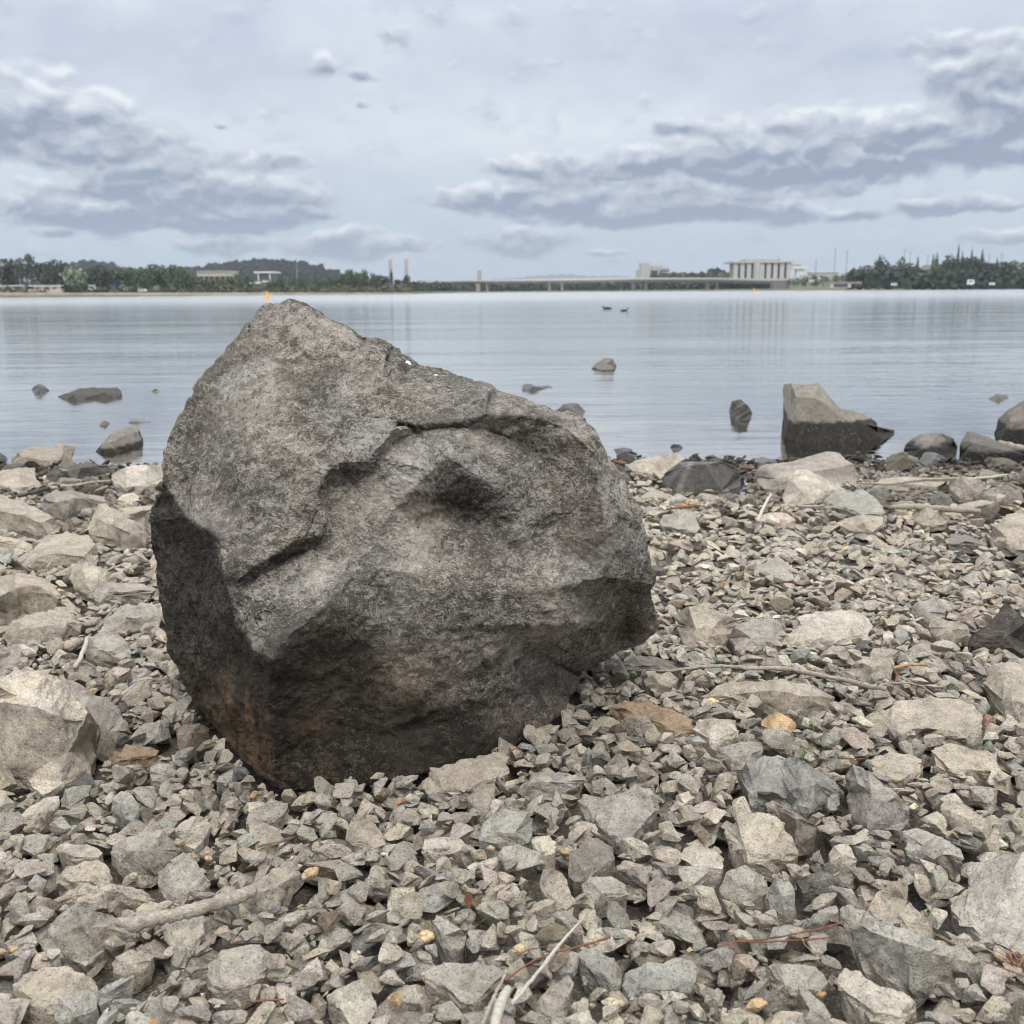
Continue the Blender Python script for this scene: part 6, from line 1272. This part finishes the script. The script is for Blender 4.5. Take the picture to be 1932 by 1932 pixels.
# bridge: two long shallow-arched decks on twin piers
YB = lambda x: float(np.interp(x, [775, 1490], [1080, 800]))
def deck_y(x): return float(np.interp(x, [775, 850, 950, 1086, 1200, 1350, 1450, 1490], [532.5, 529.8, 527.6, 525.6, 524.0, 523.8, 526.4, 528.0]))
def deck_h(x): return float(np.interp(x, [775, 1086, 1490], [4.8, 7.4, 9.6]))
brg = empty('road_bridge', tuple(at(1130, YB(1130), z=0))); b0 = brg.location
def deckmesh(f0, f1, dy0, dy1, name, m):
    V, F = [], []; n = 60
    for i in range(n + 1):
        x = 775 + (1490 - 775) * i / n; Y = YB(x); zt = zof(x, deck_y(x) + deck_h(x) * f0, Y); zb = zof(x, deck_y(x) + deck_h(x) * f1, Y); X = at(x, Y)[0]
        V += [(X - b0.x, Y + dy0 - b0.y, zb), (X - b0.x, Y + dy0 - b0.y, zt), (X - b0.x, Y + dy1 - b0.y, zt), (X - b0.x, Y + dy1 - b0.y, zb)]
    for i in range(n):
        for k in range(4): F.append((4 * i + k, 4 * i + 4 + k, 4 * i + 4 + (k + 1) % 4, 4 * i + (k + 1) % 4))
    F += [(0, 1, 2, 3), (4 * n + 3, 4 * n + 2, 4 * n + 1, 4 * n)]
    return link(name, mesh_data(name, np.array(V), np.array(F), m), brg)
deckmesh(.0, .34, -.5, 11, 'parapet', plain('bridge_parapet', (.60, .57, .52), .85, .05, .2)); deckmesh(.345, .58, .2, 10.5, 'deck', CONC); deckmesh(.585, 1.0, 1.4, 9.5, 'girder', DCONC)
for x, w_ in [(902, 8), (919, 5), (1037, 5), (1061, 5), (1196, 6), (1220, 6), (1337, 6), (1355, 5)]:
    Y = YB(x); h = w_ / 2 * mpp(Y); p = at(x, Y, z=0); zt = zof(x, deck_y(x) + deck_h(x) * .98, Y)
    MB().prism([(-h, -.5), (h, -.5), (h * .8, zt * .6), (h * 1.15, zt), (-h * 1.15, zt), (-h * .8, zt * .6)], 2.2, 8.5).build('pier', CONC if w_ == 8 else DCONC, brg, False, (p[0] - b0.x, Y - b0.y, 0))  # slim piers carry the deck's shadow in their colour
MB().box(-1, 26 * mpp(800) , .5, 12, -.5, zof(1465, 529, 800)).build('abutment', DCONC, brg, False, (at(1462, 800)[0] - b0.x, 800 - b0.y, 0))
for i in range(24):
    x = 800 + i * 28; Y = YB(x); zt = zof(x, deck_y(x), Y); pl = at(x, Y)
    if i % 4 == 0: MB().tube([(0, 0, 0), (0, 0, 3.4), (1.1, 0, 3.9)], [.10, .08, .06], 6).build('lamp_post', STEEL, brg, False, (pl[0] - b0.x, Y + 5 - b0.y, zt))
tag(brg, 'long low concrete road bridge across the far end of the lake', 'bridge')
# buildings
def bld(name, x0, x1, y0, y1, Y, depth, m, label, parts=()):
    z0, z1 = max(.4, zof((x0 + x1) / 2, y1, Y)) - .8, zof((x0 + x1) / 2, y0, Y); w_ = (x1 - x0) * mpp(Y); p = at((x0 + x1) / 2, Y, z=z0); root = empty(name, tuple(p)); H_ = z1 - z0
    for (nm, fx0, fx1, fz0, fz1, dy0, dy1, mm) in parts:
        MB().box((fx0 - .5) * w_, (fx1 - .5) * w_, dy0, dy1, fz0 * H_, fz1 * H_).build(nm, mm, root)
    tag(root, label, 'building'); return root, w_, H_
# columned library
YL = 1150; P_ = [('wall', .06, .94, 0, .84, 2, 40, plain('library_wall', (.33, .30, .275), .8, .05, .2)), ('roof', -.03, 1.03, .84, .92, -2, 46, PGREY), ('roof_block', .22, .84, .925, 1.02, 6, 36, CONC), ('plinth', -.01, 1.01, -.02, .07, -1, 44, CREAM)]
for i in range(9): P_.append(('column', .0 + i * .1155, .0 + i * .1155 + .072, .07, .838, -.5, 1.6, PGREY))
for i in range(8): P_.append(('window', .073 + i * .1155, .073 + i * .1155 + .042, .1, .8, 1.7, 1.96, DARKG))
bld('columned_building', 1384, 1489, 489.5, 527, YL, 40, None, 'large pale building with tall white columns and flat roof behind the bridge', P_)
o, w_, H_ = bld('pale_pillar', 1423, 1432, 492, 530, 1090, 6, None, 'tall pale pillar standing before the columned building', [('shaft', 0, 1, 0, 1, 0, 5, CREAM)]); o['category'] = 'pillar'
bld('white_building', 1203, 1264, 496, 527, 1300, 20, None, 'white stepped building above the middle of the bridge', [('tower_block', .10, .37, 0, 1, 0, 20, plain('court_wall', (.50, .49, .46), .8, .05, .2)), ('side_wing', 0, .10, 0, .62, 2, 16, CREAM), ('wing', .37, .97, 0, .72, 3, 22, plain('court_wing', (.46, .45, .42), .8, .05, .2)), ('upper_wing', .45, .80, .725, .84, 6, 20, CREAM), ('window_band', .40, .62, .36, .56, 2.7, 2.98, DARKG), ('window_band', .68, .95, .5, .58, 2.7, 2.98, DARKG)])
bld('hazy_building', 1496, 1522, 498, 522, 1500, 12, None, 'distant white building with a wide top just right of the columned building', [('wall', .22, .75, 0, .62, 0, 12, WHITE), ('upper_floor', -.1, 1.05, .62, .84, -2, 14, WHITE), ('roof', -.1, .5, .845, 1.0, -2, 14, CREAM)])
bld('low_building', 1528, 1580, 512, 521, 1350, 14, None, 'low grey building partly hidden by the olive trees at right', [('wall', 0, 1, 0, .8, 0, 14, CREAM), ('roof', -.02, 1.02, .8, 1, -1, 15, WHITE)])
P_ = [('wall', 0, 1, 0, .55, 2, 18, plain('taupe_wall', (.28, .25, .22), .8, .08, .2)), ('upper_wall', 0, 1, .56, .97, 0, 20, CREAM), ('roof', .0, 1.0, .975, 1.05, -.5, 21, CREAM)] + [('column', .03 + i * .155, .055 + i * .155, .0, .55, .2, 1.4, CREAM) for i in range(7)] + [('window', .07 + i * .155, .165 + i * .155, .12, .45, 1.6, 1.96, BROWNG) for i in range(6)]
bld('cream_building', 374, 437, 512, 531, 640, 20, None, 'cream two-storey building among the trees below the wooded hill', P_)
bld('white_pavilion', 483, 529, 512, 541, 600, 16, None, 'white flat-roofed pavilion with a tall middle part right of the cream building', [('roof', -.02, .8, .90, 1, -1, 16, WHITE), ('wall', .12, .62, .0, .895, 2, 14, plain('pavilion_glass', (.16, .18, .20), .4, .1, .3)), ('terrace', .12, 1.02, .34, .46, -1, 1.8, WHITE), ('column', .12, .16, .46, .895, -.6, .4, WHITE), ('column', .58, .62, .46, .895, -.6, .4, WHITE)])
bld('blue_kiosk', 182, 219, 532.5, 549, 545, 6, None, 'low white kiosk with a blue roof by the left far water', [('wall', .1, .9, 0, .55, 1, 6, WHITE), ('roof', .3, 1.0, .56, .98, 0, 7, BLUEP), ('roof_end', 0, .3, .6, 1.02, 0, 7, plain('pale_blue', (.42, .52, .66), .5, .05, .5))])
bld('small_blue_shed', 471, 490, 531, 540, 560, 5, None, 'small blue and white shed left of the white pavilion', [('wall', 0, 1, 0, .6, 0, 5, BLUEP), ('roof', -.05, 1.05, .6, 1.0, -.4, 5.4, WHITE)])
bld('boat_ramp_wall', 0, 46, 538.5, 549, 535, 3, None, 'pale low wall building near the left edge of the far shore', [('wall', 0, 1, 0, .9, 0, 3, plain('ramp_wall', (.42, .38, .34), .8, .1, .3)), ('coping', -.01, 1.01, .9, 1.02, -.3, 3.3, WHITE)])
bld('red_striped_wall', 54, 116, 537, 551, 532, 3, None, 'pale terrace wall with reddish bands on the left far shore', [('wall', 0, 1, 0, .5, 0, 3, CREAM), ('red_band', 0, .55, .18, .30, -.06, -.005, REDP), ('upper_wall', .15, .95, .505, .82, 1, 3, plain('terrace_wall', (.36, .32, .28), .8, .1, .3)), ('coping', 0, 1, .83, .92, .8, 3.2, WHITE)])
# vehicles and small things on the bank
def van(x, y0, y1, w_, Y, label, name='parked_van', cat='van', m=WHITE):
    z1, z0 = zof(x, y0, Y), zof(x, y1, Y); p = at(x, Y, z=z0); root = empty(name, tuple(p)); W = w_ * mpp(Y) / 2; H_ = z1 - z0
    MB().prism([(-W, .18 * H_), (W, .18 * H_), (W, .55 * H_), (W * .8, H_), (-W, H_)], 0, 2).build('body', m, root)
    MB().box(-W * .9, W * .6, -.03, -.005, .58 * H_, .85 * H_).build('window', DARKG, root)
    for s in (-.6, .6):
        MB().prism([(W * s + .2 * H_ * math.cos(k * math.pi / 5), .2 * H_ + .2 * H_ * math.sin(k * math.pi / 5)) for k in range(10)], -.08, .25).build('wheel', DARKG, root)
    tag(root, label, cat)
van(1831.5, 528, 539.5, 11, 575, 'white van parked between the trees on the right far shore')
van(1687, 534, 539.5, 9, 575, 'small white car parked beside the domed willow', 'parked_car', 'car')
van(1872, 533, 539, 8, 575, 'pale car parked among the trees near the right edge', 'parked_car', 'car')
van(173, 538, 550, 14, 535, 'white vehicle beside the blue kiosk', 'parked_van', 'van')
van(1531, 528, 533, 7, 700, 'white car behind the bridge end among olive trees', 'parked_car', 'car')
van(268, 545.5, 550.5, 14, 530, 'long low white boat trailer on the left far bank', 'parked_car', 'car')
def culvert():
    Y = 575; z1, z0 = zof(1585, 531, Y), zof(1585, 541, Y); p = at(1585, Y, z=z0); r = empty('footbridge', tuple(p)); H_ = z1 - z0; k = mpp(Y)
    MB().box(-32 * k, 40 * k, 0, 4, .55 * H_, .9 * H_).build('deck', DCONC, r); MB().box(-12 * k, 14 * k, .4, 3.6, 0, .549 * H_).build('opening_shade_block', DARKG, r); MB().box(-18 * k, -12.2 * k, .2, 3.8, -.5, .549 * H_).build('support', CONC, r); MB().box(14.2 * k, 20 * k, .2, 3.8, -.5, .549 * H_).build('support', CONC, r)  # dark solid block stands in for the shade below the deck
    tag(r, 'low grey concrete footbridge on the grass right of the long bridge', 'footbridge')
culvert()
tag(strip('sandy_edge', 1500, 2000, 556, 549.5, 546.8, SAND), 'pale sandy lip along the foot of the right far bank', 'bank edge')
# towers and poles
def tower(x, y0, y1, w_, Y, label, name='tower', cat='tower', m=CREAM, cap=True):
    z0, z1 = zof(x, y1, Y) - 2, zof(x, y0, Y); p = at(x, Y, z=z0); r = empty(name, tuple(p)); h = w_ / 2 * mpp(Y); H_ = z1 - z0
    MB().prism([(-h, 0), (h, 0), (h * .82, H_ * .93), (-h * .82, H_ * .93)], -h, h).build('shaft', m, r)
    MB().box(-h * .95, h * .95, -h * .95, h * .95, H_ * .932, H_).build('cap', CREAM, r); tag(r, label, cat)
tower(738, 489, 530, 6.5, 900, 'pale square tower rising above the trees, leftmost of the pair', m=plain('tower_stone', (.44, .415, .375), .8, .06, .2)); tower(768, 488.5, 528, 7, 900, 'pale square tower rising above the trees nearest the bridge', m=bpy.data.materials['tower_stone'])
tower(905, 510, 531, 9, 1400, 'small tan tower top showing over the bridge deck', m=bpy.data.materials['tower_stone'])
def pole(x, y0, y1, Y, label, name='light_pole', head=True, group='tall light poles behind the right far shore'):
    z0, z1 = zof(x, y1, Y), zof(x, y0, Y); r = empty(name, tuple(at(x, Y, z=z0))); H_ = z1 - z0; k = mpp(Y)
    MB().tube([(0, 0, 0), (0, 0, H_)], [.9 * k, .55 * k], 8).build('mast', STEEL, r)
    if head: MB().box(-1.8 * k, 1.8 * k, -.5, .5, H_ * .97, H_).build('lamp_head', STEEL, r)
    tag(r, label, 'light pole' if head else 'mast', group)
for x, t, b, lb in [(1537, 490, 520, 'shortest grey pole standing right of the distant white building'), (1572, 470, 520, 'tall grey light pole above the olive trees, taller of two'), (1594.5, 475, 520, 'grey light pole next to the dark wood, shorter of two'), (1702, 471, 505, 'grey pole above the dark wood beside its pointed treetop'), (1712.5, 475, 505, 'grey pole just right of the dark wood pointed treetop'), (1746, 481, 512, 'faint grey pole between poplars at right'), (1861, 480, 505, 'faint grey pole right of the widest poplar spire'), (1884, 478, 505, 'faint grey pole near the right edge above the wood')]:
    pole(x, t, b, 900, lb)
pole(562, 487, 545, 560, 'thin tall pale mast in front of the wooded hill', 'flag_mast', False, None)
pole(357, 521, 545, 560, 'thin pale pole left of the cream building', 'flag_mast', False, None)
pole(1466, 483, 492, 1150, 'thin mast on the roof of the columned building', 'roof_mast', False, None)
# buoys
def buoy(x, y0, y1, Y, label):
    p = at(x, Y, z=0); r = empty('buoy', tuple(p)); h = zof(x, y0, Y); w_ = h * .26
    MB().tube([(0, 0, -.3), (0, 0, 0), (0, 0, h * .16), (0, 0, h * .22)], [w_, w_ * 1.25, w_ * 1.2, w_ * .7], 12).build('float', YEL, r, False)
    MB().tube([(0, 0, h * .2), (0, 0, h * .62), (0, 0, h * .66)], [w_ * .75, w_ * .42, w_ * .1], 10).build('body', YEL, r, False)
    m = MB(); m.box(-w_ * .45, w_ * .45, -.04, .04, h * .74, h * .9); m.tube([(0, 0, h * .6), (0, 0, h)], h * .03, 6); m.build('topmark', YEL, r); tag(r, label, 'buoy')
buoy(503.5, 549, 562, 155, 'yellow buoy floating near the far left shore above the boulder peak'); buoy(1423, 543, 551.5, 340, 'small yellow buoy in front of the right end of the bridge')
# two water birds
def bird(x, y, wpx, label, face=1, raised=True, group=None):
    d = ray(x, y); p = CAM + d * (-CAM[2] / d[2]); k = p[1] / FPX; L_ = wpx * k / 2; r = empty('duck', (p[0], p[1], 0))
    m = bmesh.new(); sp = [((-1.05, .16, .05), .05), ((-.75, .12, 0), .22), ((-.3, .12, 0), .36), ((.25, .12, 0), .36), ((.6, .16, 0), .24), ((.78, .42, 0), .13), ((.82, .66 if raised else .46, 0), .12), ((.92, .80 if raised else .52, 0), .15), ((1.08, .76 if raised else .48, 0), .08)]
    mb = MB().tube([(face * a * L_, c * L_, b * L_) for (a, b, c), _ in sp], [q * L_ for _, q in sp], 10)
    mb.build('body', plain('plumage', (.03, .028, .026), .7, .2, 5) if 'plumage' not in bpy.data.materials else bpy.data.materials['plumage'], r, True)
    hz_ = (.76 if raised else .48) * L_
    MB().tube([(face * 1.1 * L_, 0, hz_), (face * 1.32 * L_, 0, hz_ - .03 * L_)], [.06 * L_, .03 * L_], 6).build('beak', REDP, r)
    MB().tube([(-face * .9 * L_, 0, .2 * L_), (-face * 1.25 * L_, 0, .30 * L_)], [.10 * L_, .02 * L_], 6).build('tail', bpy.data.materials['plumage'], r)
    tag(r, label, 'duck')
bird(1145, 583, 17, 'dark duck floating low in the lake, left one of two', -1, False); bird(1178, 587, 14, 'dark duck with raised head in the lake, right one of two', 1, True)

# the air between: thin pale haze over the whole lake and its shores
hm = bpy.data.materials.new('haze'); hm.use_nodes = True; hn = NT(hm.node_tree); hn.n.remove(hn.n['Principled BSDF'])
hv = hn.new('ShaderNodeVolumePrincipled'); hv.inputs['Color'].default_value = (.86, .92, 1.0, 1); hv.inputs['Density'].default_value = 1.25e-4; hv.inputs['Anisotropy'].default_value = 0.3
hn.l.new(hv.outputs[0], [n for n in hn.n if n.type == 'OUTPUT_MATERIAL'][0].inputs['Volume'])
tag(MB().box(-9600, 9600, -150, 12900, -3.6, 260).build('haze', hm), 'thin pale haze over the lake', kind='stuff')
# ------------------------------------------------------------------ describing the single loose stones by what lies next to them
CW = dict(grey='grey', warm='warm grey', blue='bluish-grey', tan='tan', pale='pale grey', lav='lilac-grey', dark='dark wet', brown='brown-grey', rust='rusty', cream='cream', orange='orange')
def shape_word(a, b, c):
    f = 'flat' if c / a < .38 else ('chunky' if c / a > .6 else 'angular'); return ('long ' if b / a < .66 else '') + f
used = {}
for (o, x, y, z, a, b, c, cn, t, (px, py, ww)) in SINGLES:
    best = sorted(LAND, key=lambda L: math.hypot(L[2][0] - px, (L[2][1] - py) * 1.3))[:4]
    size = 'big' if a > .075 else ('fist-sized' if a > .04 else 'small'); lab = None
    for L in best:
        dx_, dy_ = px - L[2][0], py - L[2][1]
        rel = ('right of' if dx_ > 0 else 'left of') if abs(dx_) > abs(dy_) * 1.3 else ('in front of' if dy_ > 0 else 'behind')
        cand = f'{size} {shape_word(a, b, c)} {CW[cn]} stone {rel} {L[1]}'
        if cand not in used: lab = cand; break
    if lab is None:
        for L in best:
            for ex in ('tilted', 'dusty', 'rough'):
                cand = f'{size} {ex} {shape_word(a, b, c)} {CW[cn]} stone near {L[1]}'
                if cand not in used: lab = cand; break
            if lab: break
    used[lab] = 1; tag(o, lab, 'stone', 'loose stones of the beach')

ORD = 'first second third fourth fifth sixth seventh eighth ninth tenth eleventh twelfth thirteenth fourteenth fifteenth sixteenth seventeenth eighteenth nineteenth twentieth'.split()
by_label = {}
for o in scene.objects:
    if o.parent is None and 'label' in o.keys() and 'category' in o.keys(): by_label.setdefault(o['label'], []).append(o)
for lb, os_ in by_label.items():
    if 1 < len(os_) <= 20:
        for i, o in enumerate(sorted(os_, key=lambda o: o.location.x / max(1, o.location.y))): o['label'] = lb + ', ' + ORD[i] + ' from the left'
